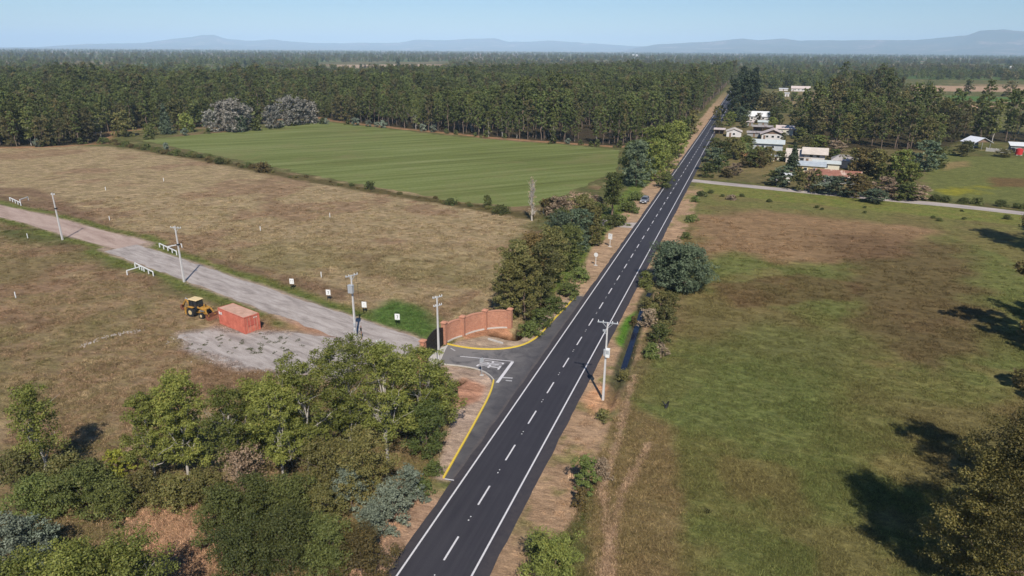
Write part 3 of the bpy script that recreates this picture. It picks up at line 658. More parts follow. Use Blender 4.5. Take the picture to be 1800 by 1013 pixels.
def scatter(name,P3,rot,sc,idx,sources,label,colors=None):
    "one object: points carrying instances of (crown, trunk) pairs of trees that stand in the scene"
    me=bpy.data.meshes.new(name);me.vertices.add(len(P3));me.vertices.foreach_set('co',np.asarray(P3,np.float32).ravel())
    for n,a,t in(('rz',rot,'FLOAT'),('scl',sc,'FLOAT'),('idx',idx,'INT')):
        at=me.attributes.new(n,t,'POINT');at.data.foreach_set('value',np.asarray(a,np.float32 if t=='FLOAT' else np.int32))
    if colors is not None:
        at=me.attributes.new('icol','FLOAT_COLOR','POINT');at.data.foreach_set('color',np.hstack([colors,np.ones((len(colors),1))]).astype(np.float32).ravel())
    o=link(name,me);tag(o,label,kind='stuff')
    ng=bpy.data.node_groups.new(name,'GeometryNodeTree');ng.interface.new_socket('Geometry',in_out='INPUT',socket_type='NodeSocketGeometry');ng.interface.new_socket('Geometry',in_out='OUTPUT',socket_type='NodeSocketGeometry')
    N=ng.nodes;Lk=ng.links;gi=N.new('NodeGroupInput');go=N.new('NodeGroupOutput');iop=N.new('GeometryNodeInstanceOnPoints');g2=N.new('GeometryNodeGeometryToInstance')
    for src in reversed(sources):
        if len(src)==1: out=N.new('GeometryNodeObjectInfo');out.inputs[0].default_value=src[0];out=out.outputs['Geometry']
        else:
            jn=N.new('GeometryNodeJoinGeometry')
            for s in src:
                oi=N.new('GeometryNodeObjectInfo');oi.inputs[0].default_value=s;Lk.new(oi.outputs['Geometry'],jn.inputs[0])
            out=jn.outputs[0]
        gt=N.new('GeometryNodeGeometryToInstance');Lk.new(out,gt.inputs[0]);src_sock=gt.outputs[0]
        if 'JI' not in locals(): JI=N.new('GeometryNodeJoinGeometry')
        Lk.new(src_sock,JI.inputs[0])
    def attr(nm,dt):
        a=N.new('GeometryNodeInputNamedAttribute');a.data_type=dt;a.inputs[0].default_value=nm;return a.outputs[0]
    mp=N.new('GeometryNodeMeshToPoints');Lk.new(gi.outputs[0],mp.inputs[0]);Lk.new(mp.outputs[0],iop.inputs['Points'])
    Lk.new(JI.outputs[0],iop.inputs['Instance']);iop.inputs['Pick Instance'].default_value=True;Lk.new(attr('idx','INT'),iop.inputs['Instance Index'])
    cb=N.new('ShaderNodeCombineXYZ');Lk.new(attr('rz','FLOAT'),cb.inputs[2]);Lk.new(cb.outputs[0],iop.inputs['Rotation']);Lk.new(attr('scl','FLOAT'),iop.inputs['Scale'])
    Lk.new(iop.outputs[0],go.inputs[0]);md=o.modifiers.new('scatter','NODES');md.node_group=ng;return o
def pair(t): return [c for c in t.children]
bpy.context.view_layer.update()
rp=allp[rest];n=len(rp);print('forest stuff',n)
scatter('forest',np.column_stack([rp,np.zeros(n)]),rgf.random(n)*6.28,scl[rest]*np.where(isE[rest],1.05*rgf.uniform(.7,1.2,n),1),kind[rest],[pair(first[k]) for k in range(10)],'dense dark green plantation wood filling the middle distance')

# ------------------------------------------------------------------ woodland of the far plain
nF=22000;u=rgf.random(nF);rad=420*(13000/420)**(u**.85);th=rgf.uniform(-.72,.72,nF)
fx=CAMX+rad*np.sin(th+YAW);fy=rad*np.cos(th+YAW)
row=fbm(fx,fy,90,101,3);pat=fbm(fx,fy,380,111,3);ok=(pat>.41)|(row>.57)|(rad>3500)&(rgf.random(nF)<.8)
for pz in(FOREST,EAST,GREEN): ok&=sdpoly(fx,fy,pz)<-3
for pz in([(1560,140),(2200,146),(2200,262),(1640,262),(1600,200)],[(1600,148),(2100,155),(2100,168),(1600,164)],[(560,110),(790,109),(790,124),(560,126)],[(1215,330),(1280,205),(1420,215),(1400,260),(2200,260),(2200,420)],[(1140,330),(1262,150),(1300,150),(1280,230),(1220,330)],[(1335,158),(1465,155),(1460,190),(1440,225),(1380,225),(1335,190)]):
    ok&=~(sdpoly(fx,fy,GP(pz))>0)
ok&=~((np.abs(fx)<13)&(fy<860))
fx=fx[ok];fy=fy[ok];rad=rad[ok];n=len(fx);print('far',n)
# four trees of the far plain stand by the fields as single things and lend their shape to the wood
lone=[]
for k,(px,py,lb) in enumerate([(1700,167,'round dark tree alone on the tan far field'),(1630,172,'slim tree between the far tan field and the pasture'),(1772,170,'brownish round tree at the end of the far tan field'),(700,124,'very dark broad tree standing on the far tan clearing')]):
    g=G(px,py);lone.append(plant('field_tree',lb,'tree',g,FARB[k],k,1.2 if k!=3 else 1.9))
bpy.context.view_layer.update()
pk=fbm(fx,fy,160,121,2);ki=np.where(pk>.55,1,np.where(pk<.42,2,0));ki=np.where(rgf.random(n)<.3,rgf.choice(4,n),ki)
scatter('far_woodland',np.column_stack([fx,fy,np.zeros(n)]),rgf.random(n)*6.28,rgf.uniform(.5,1.25,n)*np.where(rad>3000,1.25,1),ki,[pair(t) for t in lone],'hedgerows and small woods of the far plain')

# ------------------------------------------------------------------ gate and curved brick walls
def wall_run(name,label,pts,h=2.75):
    o=thing(name,label,'brick wall',(pts[0][0],pts[0][1],0));ox,oy=pts[0]
    q=[(x-ox,y-oy) for x,y in pts]
    for i,(x,y) in enumerate(q):
        ph=3.35 if i==0 else 3.1
        b=MB().box((x,y,ph/2-.1),(.7,.7,ph+.2));pl=b.build('pillar',M['brick'],o,bevel=.015)
        MB().box((x,y,ph+.06),(.92,.92,.13)).box((x,y,ph+.19),(.72,.72,.13),0,.75).build('cap',M['coping'],pl,bevel=.02)
    for a,b_ in zip(q[:-1],q[1:]):
        a=np.array(a);c=np.array(b_);d=(c-a)/np.linalg.norm(c-a);L=np.linalg.norm(c-a);rz=math.atan2(d[1],d[0]);n=np.array([-d[1],d[0]])
        def strip(wd,zf0,zf1,K=14):
            mb=MB();V=[]
            for k in range(K+1):
                t=k/K;sg=-.5*math.sin(math.pi*t)*(1 if pts[-1][1]>pts[0][1] else -1);p=a+(c-a)*t-n*sg*.0-n*sg*.55
                for w_,z in((-wd/2,zf0(t)),(wd/2,zf0(t)),(wd/2,zf1(t)),(-wd/2,zf1(t))): V.append((p[0]+n[0]*w_,p[1]+n[1]*w_,z))
            Fs=[(4*k+q_,4*k+(q_+1)%4,4*k+4+(q_+1)%4,4*k+4+q_) for k in range(K) for q_ in range(4)]+[(0,1,2,3),(4*K+3,4*K+2,4*K+1,4*K)]
            return mb.add(V,Fs)
        hf=lambda t:h+.14*math.sin(math.pi*t)
        p=strip(.26,lambda t:-.2,hf).build('panel',M['brick'],o);strip(.42,hf,lambda t:hf(t)+.12).build('coping',M['coping'],p)
        strip(.5,lambda t:-.2,lambda t:.22).build('plinth',M['pale_concrete'],p)
    return o
wall_run('brick_wall','curved red brick wall with four pillars north of the gate',[(-18.9,85.3),(-17.5,89.0),(-15.2,92.6),(-11.7,94.4)])
wall_run('brick_wall','red brick wall beside the gate, half hidden by the cottonwoods',[(-18.9,78.2),(-17.5,74.5),(-15.2,70.9),(-11.7,69.1)])
gt=thing('entrance_gate','black iron double gate with arched top between two brick pillars','gate',(-18.9,81.75,0))
for s in(-1,1):
    fr=MB();K=26;Lh=3.1
    for k in range(K+1):
        yy=s*(.04+Lh*k/K);hh=2.55+.85*math.cos(.5*math.pi*min(1,abs(yy)/3.3))**1.0
        fr.box((0,yy,hh/2+.1),(.05,.05,hh))
    leaf=fr.build('gate_leaf',M['black'],gt)
    rl=MB()
    for z in(.25,1.3,2.3): rl.bar((.03,s*.04,z),(.03,s*(Lh+.04),z),.06,.1)
    for k in range(8):
        y0,y1=s*(.04+Lh*k/8),s*(.04+Lh*(k+1)/8);f=lambda yy:2.65+.85*math.cos(.5*math.pi*min(1,abs(yy)/3.3))
        rl.bar((0,y0,f(y0)),(0,y1,f(y1)),.07,.08)
    rl.build('rail',M['black'],leaf)
    MB().box((-.04,s*(Lh/2+.05),1.25),(.02,Lh-.1,2.1)).build('backing_sheet',M['black'],gt)
# ------------------------------------------------------------------ poles
def pole(px,py,h,label,arms,extra=None,lean=(0,0)):
    g=G(px,py);o=thing('utility_pole',label,'utility pole',(g[0],g[1],0),0,'concrete utility poles')
    b=MB();rz=.1;V=[]
    for z,wd in((-.3,.36),(h,.19)):
        for a,c in((-1,-1),(1,-1),(1,1),(-1,1)): V.append((a*wd/2*.8+lean[0]*z,c*wd/2+lean[1]*z,z))
    b.add(V,[(3,2,1,0),(4,5,6,7),(0,1,5,4),(1,2,6,5),(2,3,7,6),(3,0,4,7)]);b.build('shaft',M['concrete'],o,bevel=.02)
    for z,L,an,th in arms:
        d=np.array([math.cos(an),math.sin(an)])*L/2;lx,ly=lean[0]*z,lean[1]*z+.14
        ar=MB().bar((lx-d[0],ly-d[1],z),(lx+d[0],ly+d[1],z),.1,th).build('crossarm',M['galv'],o)
        ins=MB()
        for t in(-.92,-.45,.45,.92): ins.tube((lx+d[0]*t,ly+d[1]*t,z+th/2),(lx+d[0]*t,ly+d[1]*t,z+th/2+.2),.06,.045,6)
        ins.build('insulator',M['white'],ar)
        if L>1.8: MB().bar((lx-d[0]*.5,ly-d[1]*.5,z-.06),(lx,ly,z-.75),.05,.05).bar((lx+d[0]*.5,ly+d[1]*.5,z-.06),(lx,ly,z-.75),.05,.05).build('brace',M['galv'],ar)
    if extra=='transformer':
        b=MB().box((.05,-.42,h-2.1),(.75,.5,1.15)).box((.05,-.42,h-1.48),(.82,.57,.1));tr=b.build('transformer',M['galv'],o,bevel=.02)
        f=MB()
        for i in range(7): f.box((-.28+i*.11,-.69,h-2.1),(.03,.06,.9))
        f.build('cooling_fin',M['galv'],tr)
        MB().box((.1,-.22,2.4),(.3,.22,.5)).box((.0,-.22,1.5),(.22,.2,.35)).build('meter_box',M['galv'],o,bevel=.01)
        wr=MB().tube((-1.0,0,h-.05),(-.75,-.1,h-2.6),.018,.018,4).tube((.8,.1,h-.05),(.95,.2,h-3.6),.018,.018,4);wr.build('hanging_cable',M['black'],o)
    if extra=='cabinet':
        c=MB().box((.28,-.22,h-3.9),(.5,.42,1.15)).build('cabinet',M['white'],o,bevel=.02)
        MB().box((.28,-.44,h-3.75),(.36,.02,.5)).build('cabinet_door',M['galv'],c)
        MB().box((-.1,-.25,h-3.9),(.22,.2,.9)).build('fuse_box',M['galv'],o,bevel=.01)
        MB().box((-.3,0,h-1.1),(.4,.1,.25)).bar((0,0,h-1.6),(-.45,0,h-1.1),.06,.06).build('bracket',M['galv'],o)
    if extra=='collar':
        MB().box((0,0,h-3.5),(.5,.5,.22)).box((.35,0,h-3.55),(.4,.12,.1)).build('collar',M['black'],o,bevel=.02)
    return o
pole(1060,703,10.5,'grey concrete pole with white cabinet and crossarm beside the right edge of the road',[(10.4,2.5,.05,.12)],'cabinet',(.004,0))
pole(772,645,10.4,'grey concrete pole with two short crossarms directly in front of the gate',[(10.2,1.5,1.0,.1),(9.0,1.3,1.0,.1)])
pole(625.5,596,10.2,'concrete pole carrying a grey transformer box beside the gravel road',[(10.05,2.1,1.15,.12)],'transformer',(.0,0))
pole(324,496,10.8,'concrete pole by the gravel road where it turns reddish',[(10.4,2.2,.1,.1)],'collar',(-.012,0))
pole(110,422,10.8,'leftmost concrete pole beside the reddish dirt track',[(10.4,.9,.2,.1)],'collar',(-.012,0))
g=G(636,597);o=thing('meter_post','short dark steel post standing beside the transformer pole','post',(g[0],g[1],0));MB().box((0,0,1.1),(.09,.09,2.3)).build('post',M['rust'],o);MB().box((.02,-.08,1.7),(.22,.12,.5)).build('box',M['black'],o)
for p,q,lb in(((661,600),(675,622),'long white pipe lying on the gravel road, left of two'),((668,599),(683,622),'long white pipe lying on the gravel road, right of two')):
    a=G(*p);b=G(*q);o=MB().tube((0,0,.09),(b[0]-a[0],b[1]-a[1],.09),.09,.09,8).build('white_pipe',M['white'],loc=(a[0],a[1],0));tag(o,lb,'pipe','white pipes lying behind the gate')
# ------------------------------------------------------------------ white railings, stakes, plot signs, road signs
def railing(runs,label):
    a=G(*runs[0][0]);o=thing('white_railing',label,'railing',(a[0],a[1],0),0,'low white railings along the track')
    for r in runs:
        p=G(*r[0])-a;q=G(*r[1])-a;n=r[2];top=MB().bar((p[0],p[1],.92),(q[0],q[1],.92),.16,.16).build('top_rail',M['white'],o)
        for k in range(n):
            t=k/(n-1);c=p+(q-p)*t;MB().box((c[0],c[1],.42),(.15,.15,.9)).build('post',M['white'],o)
railing([((281,435),(311,449),5),((296,441),(320,436),2)],'white railing on the far side of the gravel road behind the second pole')
railing([((238,470),(270,486),5),((224,484),(250,476),2)],'white railing on the near side of the track, between the two leftmost poles')
railing([((18,353),(37,362),5),((36,357),(50,352),2)],'farthest white railing, at the left edge beside the dirt track')
for k,(px,py,lb) in enumerate([(49,419,'white stake in the brown weeds left of the leftmost pole'),(193,388,'white stake right of the leftmost pole, beyond the track'),(186,335,'white stake farthest off in the dry field'),(288,319,'white stake near the middle of the hedge side of the dry field'),(28,524,'white stake at the left edge in the near field'),(580,382,'white stake in the dry field below the green field corner'),(458,406,'white stake standing alone in the middle of the dry field'),(565,488,'white stake in brown weeds above the row of numbered signs')]):
    g=G(px,py);o=MB().box((0,0,.55),(.13,.13,1.1),.3).box((0,0,1.13),(.09,.09,.08),.3,.3).build('white_stake',M['white'],loc=(g[0],g[1],0),bevel=.01);tag(o,lb,'stake','white stakes marking out plots')
def digit_strokes(c): return {'1':[((.1,.75),(.3,1)),((.3,1),(.3,0))],'7':[((0,1),(.6,1)),((.6,1),(.2,0))]}[c]
for px,py,tx,lb in[(514,508,'11','numbered white plot sign farthest along the grassy strip'),(578,528,'7','numbered white plot sign second along the grassy strip'),(641,550,'1','numbered white plot sign just behind the transformer pole'),(699,572,'7','numbered white plot sign nearest the gate')]:
    g=G(px,py);o=thing('plot_sign',lb,'sign',(g[0],g[1],0),R(12),'numbered white plot signs')
    for s in(-.22,.22): MB().box((s,.03,.62),(.06,.05,1.25)).build('post',M['black'],o)
    bd=MB().box((0,0,1.45),(.8,.04,1.0)).build('board',M['white'],o,bevel=.005)
    nb=MB();L=len(tx)
    for i,c in enumerate(tx):
        for a,b in digit_strokes(c): nb.bar((a[0]*.4+(i-L/2)*.32+.05,-.026,1.15+a[1]*.5),(b[0]*.4+(i-L/2)*.32+.05,-.026,1.15+b[1]*.5),.006,.07)
    nb.build('number',M['black'],bd)
g=G(847,660);o=thing('stop_sign','stop sign seen edge on, on the pavement beside the driveway','sign',(g[0],g[1],0))
MB().box((0,0,1.2),(.06,.06,2.5)).build('post',M['galv'],o)
b=MB();oc=[(.38*math.cos(R(22.5+45*i)),2.25+.38*math.sin(R(22.5+45*i))) for i in range(8)];b.prism(oc,-.012,.012);sb=b.build('board',M['galv'],o);sb.rotation_euler=(0,0,R(60))
MB().box((0,0,.03),(.5,.4,.06)).build('footing',M['pale_concrete'],o)
for k,(px,py,shape,lb) in enumerate([(1072,434,'rect','tall rectangular white sign on a post on the earthen verge'),(1047,467,'disc','round white sign on a post on the earthen verge')]):
    g=G(px,py);o=thing('road_sign',lb,'sign',(g[0],g[1],0),R(-16));MB().box((0,0,1.3),(.08,.08,2.6)).build('post',M['white'],o)
    b=MB()
    if shape=='rect': b.box((0,-.06,2.4),(.95,.03,1.25))
    else: b.tube((0,-.045,2.3),(0,-.075,2.3),.45,.45,20)
    bd=b.build('board',M['white'],o)
    if shape=='rect': MB().box((-.05,-.08,2.75),(.5,.01,.1)).box((-.05,-.08,2.5),(.12,.01,.5)).build('symbol',M['galv'],bd)
    MB().box((0,0,.05),(.7,.5,.14)).build('footing',M['pale_concrete'],o,bevel=.02)
g=G(955,376);o=MB().box((0,0,.8),(.16,.16,1.7)).box((0,0,1.7),(.3,.12,.35)).build('white_marker',M['white'],loc=(g[0],g[1],0));tag(o,'small white post by the bare poplar at the hedge corner','post')
g=G(1170,718);o=thing('dead_stump','small dark dead stump alone in the green pasture','stump',(g[0],g[1],0));V,Fs=tubes([(wob(rng,(0,0,0),(.3,.2,.9),5,.06),np.linspace(.22,.1,5)),(wob(rng,(.1,.05,.4),(-.5,.3,.8),4,.05),np.linspace(.1,.04,4))]);link('wood',npmesh('wood',V,Fs,M['black']),o)
# culvert headwalls
a=G(858,597);b=G(884,605);o=MB().bar((a[0]-a[0],0,.0),(b[0]-a[0],b[1]-a[1],.0),.22,.5).build('culvert_headwall',M['pale_concrete'],loc=(a[0],a[1],0),bevel=.02);tag(o,'pale concrete edge of the culvert beside the yellow kerb','headwall')
# ------------------------------------------------------------------ container
def container():
    a=G(387,569);b=G(432,588);d=b-a;L=7.1;an=math.atan2(d[1],d[0])
    o=thing('shipping_container','faded orange red shipping container on the edge of the gravel yard','container',(b[0],b[1],0),an)
    W,Hh=2.6,2.72;red=simple('faded_orange_red_paint',(.50,.115,.075),.65,.3,1.0,col2=(.60,.19,.125));top=simple('dusty_container_roof',(.46,.27,.19),.8,.25,.8,col2=(.58,.36,.27));dark=simple('faded_red_patch',(.45,.10,.07),.7,.15,2)
    def corrug(p0,p1,z0,z1,amp,n):
        p0=np.array(p0);p1=np.array(p1);dd=(p1-p0);Ln=np.linalg.norm(dd);dd=dd/Ln;nr=np.array([dd[1],-dd[0]]);V=[];xs_=[]
        for k in range(n):
            for t,off in((0,0),(.3,0),(.42,-amp),(.88,-amp)): xs_.append(((k+t)/n,off))
        xs_.append((1,0))
        for t,off in xs_:
            q=p0+dd*Ln*t+nr*off
            V+= [(q[0],q[1],z0),(q[0],q[1],z1)]
        return V,[(2*i,2*i+2,2*i+3,2*i+1) for i in range(len(xs_)-1)]
    body=MB();
    for p0,p1,n in(((-L+.1,-.04),(-.1,-.04),24),((-.1,W+.04-.0),(-L+.1,W+.04),24),((-L-.0+.04,W-.1),(-L+.04,.1),9)):
        body.add(*corrug(p0,p1,.18,Hh-.12,.05,n))
    body.build('side_panel',red,o)
    fr=MB()
    for x in(-L+.06,-.06):
        for y in(.02,W-.02): fr.box((x,y,Hh/2),(.16,.16,Hh))
    for y in(.02,W-.02):
        fr.box((-L/2,y,.1),(L-.16,.14,.18));fr.box((-L/2,y,Hh-.06),(L-.16,.12,.12))
    for x in(-L+.06,-.06): fr.box((x,W/2,Hh-.06),(.14,W-.16,.13));fr.box((x,W/2,.1),(.14,W-.16,.18))
    fr.build('frame',red,o,bevel=.01)
    rf=MB();V,Fs=corrug((-L+.1,.06),(-.1,.06),0,1,.02,30);rf.add([(x,.04+(W-.08)*z,Hh-.0+y*.6-.04) for x,y,z in V],Fs);rf.build('roof',top,o)
    for s in(0,1):
        dr=MB();V,Fs=corrug((-.03,.12+s*(W/2-.12)),(-.03,W/2-.02+s*(W/2-.1)),.2,Hh-.14,.035,5);dr.add(V,Fs);d_=dr.build('door',red,o)
        rd=MB()
        for yy in(.4,.85): rd.tube((.02,.12+s*(W/2-.12)+yy,.15),(.02,.12+s*(W/2-.12)+yy,Hh-.15),.025,.025,6)
        rd.build('lock_rod',top,d_)
    MB().box((.012,W/2-.05,1.55),(.02,1.35,.85)).build('painted_patch',dark,o)
    lg=MB()
    for p,q in(((0,0),(0,.5)),((0,.28),(.22,.28)),((.22,.28),(.22,0)),((.4,0),(.75,.42)),((.4,.42),(.75,0)),((.4,.21),(.75,.21))): lg.bar((-L+.35+p[0],-.085,1.75+p[1]),(-L+.35+q[0],-.085,1.75+q[1]),.008,.12)
    lg.build('marking',M['white'],o)
    lg=MB()
    for k in range(3): lg.box((.045,W-.95+k*.22,Hh-.42),(.01,.12,.14))
    lg.build('marking',M['white'],o)
container()
# ------------------------------------------------------------------ backhoe loader
def wheel(o,x,y,r,wd,rim):
    t=MB().tube((x,y-wd/2,r),(x,y+wd/2,r),r,r,20);
    for k in range(20):
        an=2*math.pi*k/20;t.box((x+math.cos(an)*r,y,r+math.sin(an)*r),(.1,wd*.96,.1),0)
    w_=t.build('wheel',M['rubber'],o);s=-1 if y<0 else 1
    MB().tube((x,y+s*(wd/2+.01)-.02*s,r),(x,y+s*(wd/2+.03),r),r*.52,r*.45,14).build('rim',rim,w_)
def backhoe():
    Y=M['yellowpaint'];g=G(337,557);rz=R(-7);L=np.array([-.9*math.cos(rz)+.95*math.sin(rz)*1.0,-.9*math.sin(rz)-.95*math.cos(rz)])
    o=thing('backhoe_loader','yellow backhoe loader parked beside the red container','backhoe',(g[0]-L[0],g[1]-L[1],0),rz)
    rim=simple('cream_wheel_rim',(.55,.42,.22),.5,.2,4)
    for s in(-1,1): wheel(o,-.9,s*.88,.78,.5,rim);wheel(o,1.35,s*.82,.5,.34,rim)
    MB().box((.1,0,.85),(3.2,.75,.5)).box((1.25,0,1.35),(1.6,.8,.65),0,.92).box((-.9,.88,1.66),(1.3,.5,.08)).box((-.9,-.88,1.66),(1.3,.5,.08)).build('body',Y,o,bevel=.03)
    MB().box((2.06,0,1.3),(.05,.66,.5)).build('grille',M['black'],o)
    MB().box((1.2,.3,1.9),(.08,.08,.5)).build('exhaust',M['black'],o)
    c=MB()
    for x in(-1.5,.25):
        for y in(-.66,.66): c.bar((x,y,1.15),(x*.92-.04,y*.94,2.78),.09,.09)
    for y in(-.66,.66): c.bar((-.6,y,1.15),(-.6,y*.94,2.78),.08,.08)
    c.box((-.62,0,1.15),(1.8,1.36,.12));cab=c.build('cab_frame',M['black'],o)
    MB().box((-.62,0,1.98),(1.68,1.24,1.55),0,.94).build('cab_glass',M['glass'],cab)
    MB().box((-.62,0,2.86),(1.95,1.5,.16),0,.95).build('cab_roof',M['creamroof'],o,bevel=.04)
    for s in(-1,1):
        MB().bar((.35,s*.62,1.75),(1.9,s*.62,1.5),.14,.26).bar((1.9,s*.62,1.5),(2.75,s*.62,.55),.14,.24).build('loader_arm',Y,o,bevel=.02)
        MB().tube((.6,s*.45,1.1),(1.8,s*.6,1.3),.06,.05,8).build('hydraulic_cylinder',M['galv'],o)
    bk=[(2.6,.75),(2.62,.2),(2.9,.03),(3.55,.05),(3.5,.1),(2.98,.14),(2.74,.3),(2.72,.95),(2.62,.95)]
    b=MB();b.prism(bk,-1.15,1.15);side=[(2.62,.95),(2.62,.2),(2.9,.03),(3.5,.06),(3.1,.7),(2.8,.95)];b.prism(side,-1.17,-1.13).prism(side,1.13,1.17);b.build('front_bucket',M['rust'],o)
    MB().bar((-1.7,0,.7),(-2.9,.25,2.0),.24,.34).bar((-2.9,.25,2.0),(-3.4,.35,2.1),.22,.3).build('boom',Y,o,bevel=.02)
    MB().bar((-3.3,.34,2.2),(-4.5,.6,1.0),.2,.28).build('dipper',Y,o,bevel=.02)
    MB().tube((-2.5,.15,2.3),(-3.4,.35,2.45),.07,.05,8).tube((-3.4,.36,2.4),(-4.4,.6,1.3),.06,.04,8).build('hydraulic_cylinder',M['galv'],o)
    b=MB();b.prism([(-4.35,1.1),(-4.9,1.0),(-5.1,.5),(-4.8,.12),(-4.5,.1),(-4.7,.45),(-4.6,.8)],.35,.9);b.build('rear_bucket',M['rust'],o)
    for s in(-1,1): MB().bar((-1.75,s*.5,.8),(-1.9,s*1.1,1.5),.14,.18).box((-1.9,s*1.1,.95),(.3,.14,1.2)).build('stabiliser',Y,o)
backhoe()
# ------------------------------------------------------------------ parked car facing the camera
def car():
    g=G(1131,359);o=thing('parked_car','silver sport utility car parked facing us on the earthen verge','car',(g[0],g[1]+2.2,0),R(-94))
    # local +x = front
    prof=[(-2.2,.42),(-2.25,.95),(-2.1,1.15),(-1.85,1.62),(-1.5,1.72),(.1,1.72),(.4,1.65),(1.05,1.1),(2.05,.98),(2.25,.8),(2.28,.42)]
    low=[(-2.2,.4),(-2.25,.95),(-2.1,1.12),(1.0,1.12),(2.05,.98),(2.25,.8),(2.28,.4)]
    MB().prism(low,-.9,.9).build('body',M['silver'],o,bevel=.05)
    gh=MB();b0=[(-2.05,1.1),(1.02,1.1),(.38,1.66),(-1.8,1.66)]
    V=[(x,-.85,z) if z<1.2 else (x,-.68,z) for x,z in b0]+[(x,.85,z) if z<1.2 else (x,.68,z) for x,z in b0]
    gh.add(V,[(0,1,2,3),(7,6,5,4),(0,4,5,1),(1,5,6,2),(2,6,7,3),(3,7,4,0)]).build('cabin_glass',M['glass'],o)
    MB().box((-.72,0,1.7),(2.15,1.38,.08)).build('roof',M['silver'],o,bevel=.03)
    pl=MB()
    for s in(-1,1):
        pl.bar((1.02,s*.86,1.1),(.38,s*.69,1.68),.06,.06);pl.bar((-.4,s*.87,1.1),(-.4,s*.7,1.68),.08,.05);pl.bar((-1.95,s*.86,1.1),(-1.75,s*.69,1.68),.12,.1)
    pl.build('pillar',M['silver'],o)
    for x in(-1.38,1.4):
        for y in(-.8,.8): wheel(o,x,y,.36,.24,M['galv'])
    for s in(-1,1): MB().box((2.2,s*.66,.82),(.12,.38,.17)).build('headlight',M['chrome'],o,bevel=.02);MB().box((.85,s*.98,1.15),(.14,.16,.14)).build('mirror',M['silver'],o,bevel=.02)
    MB().box((2.26,0,.78),(.06,.8,.18)).build('grille',M['black'],o);MB().box((2.3,0,.5),(.03,.5,.13)).build('number_plate',M['white'],o);MB().box((2.24,0,.45),(.1,1.7,.18)).build('bumper',M['black'],o,bevel=.02)
car()
# ------------------------------------------------------------------ houses of the hamlet
RM=dict(beige=corr('beige_sheet_roof',(.46,.40,.34),(.60,.52,.45),0,1.3),white=corr('white_sheet_roof',(.55,.56,.56),(.72,.72,.71),0,1.3),pink=corr('pinkish_sheet_roof',(.45,.38,.35),(.60,.50,.46),1,1.3),
  blue=corr('pale_blue_sheet_roof',(.33,.37,.40),(.50,.53,.54),0,1.3),cyan=corr('pale_green_sheet_roof',(.46,.50,.48),(.60,.62,.59),0,1.3),rusty=corr('rusty_sheet_roof',(.20,.085,.055),(.34,.15,.10),0,1.3,patch=(.55,.40,.32)),
  grey=corr('weathered_grey_roof',(.26,.24,.23),(.44,.39,.36),0,1.3,patch=(.2,.15,.13)),zinc=corr('new_zinc_roof',(.62,.64,.68),(.75,.76,.8),0,1.3))
WM=dict(white=simple('whitewashed_wall',(.58,.55,.53),.85,.12,.8),cream=simple('cream_wall',(.62,.58,.46),.85,.12,.8),yellow=simple('pale_yellow_wall',(.68,.54,.26),.85,.12,.8),grey=simple('grey_board_wall',(.30,.30,.29),.9,.3,1.5),blue=simple('pale_blue_wall',(.42,.44,.46),.85,.12,.8),brown=simple('brown_board_wall',(.2,.13,.09),.9,.3,1.5),pinkish=simple('pale_pink_wall',(.6,.52,.46),.85,.15,.8))
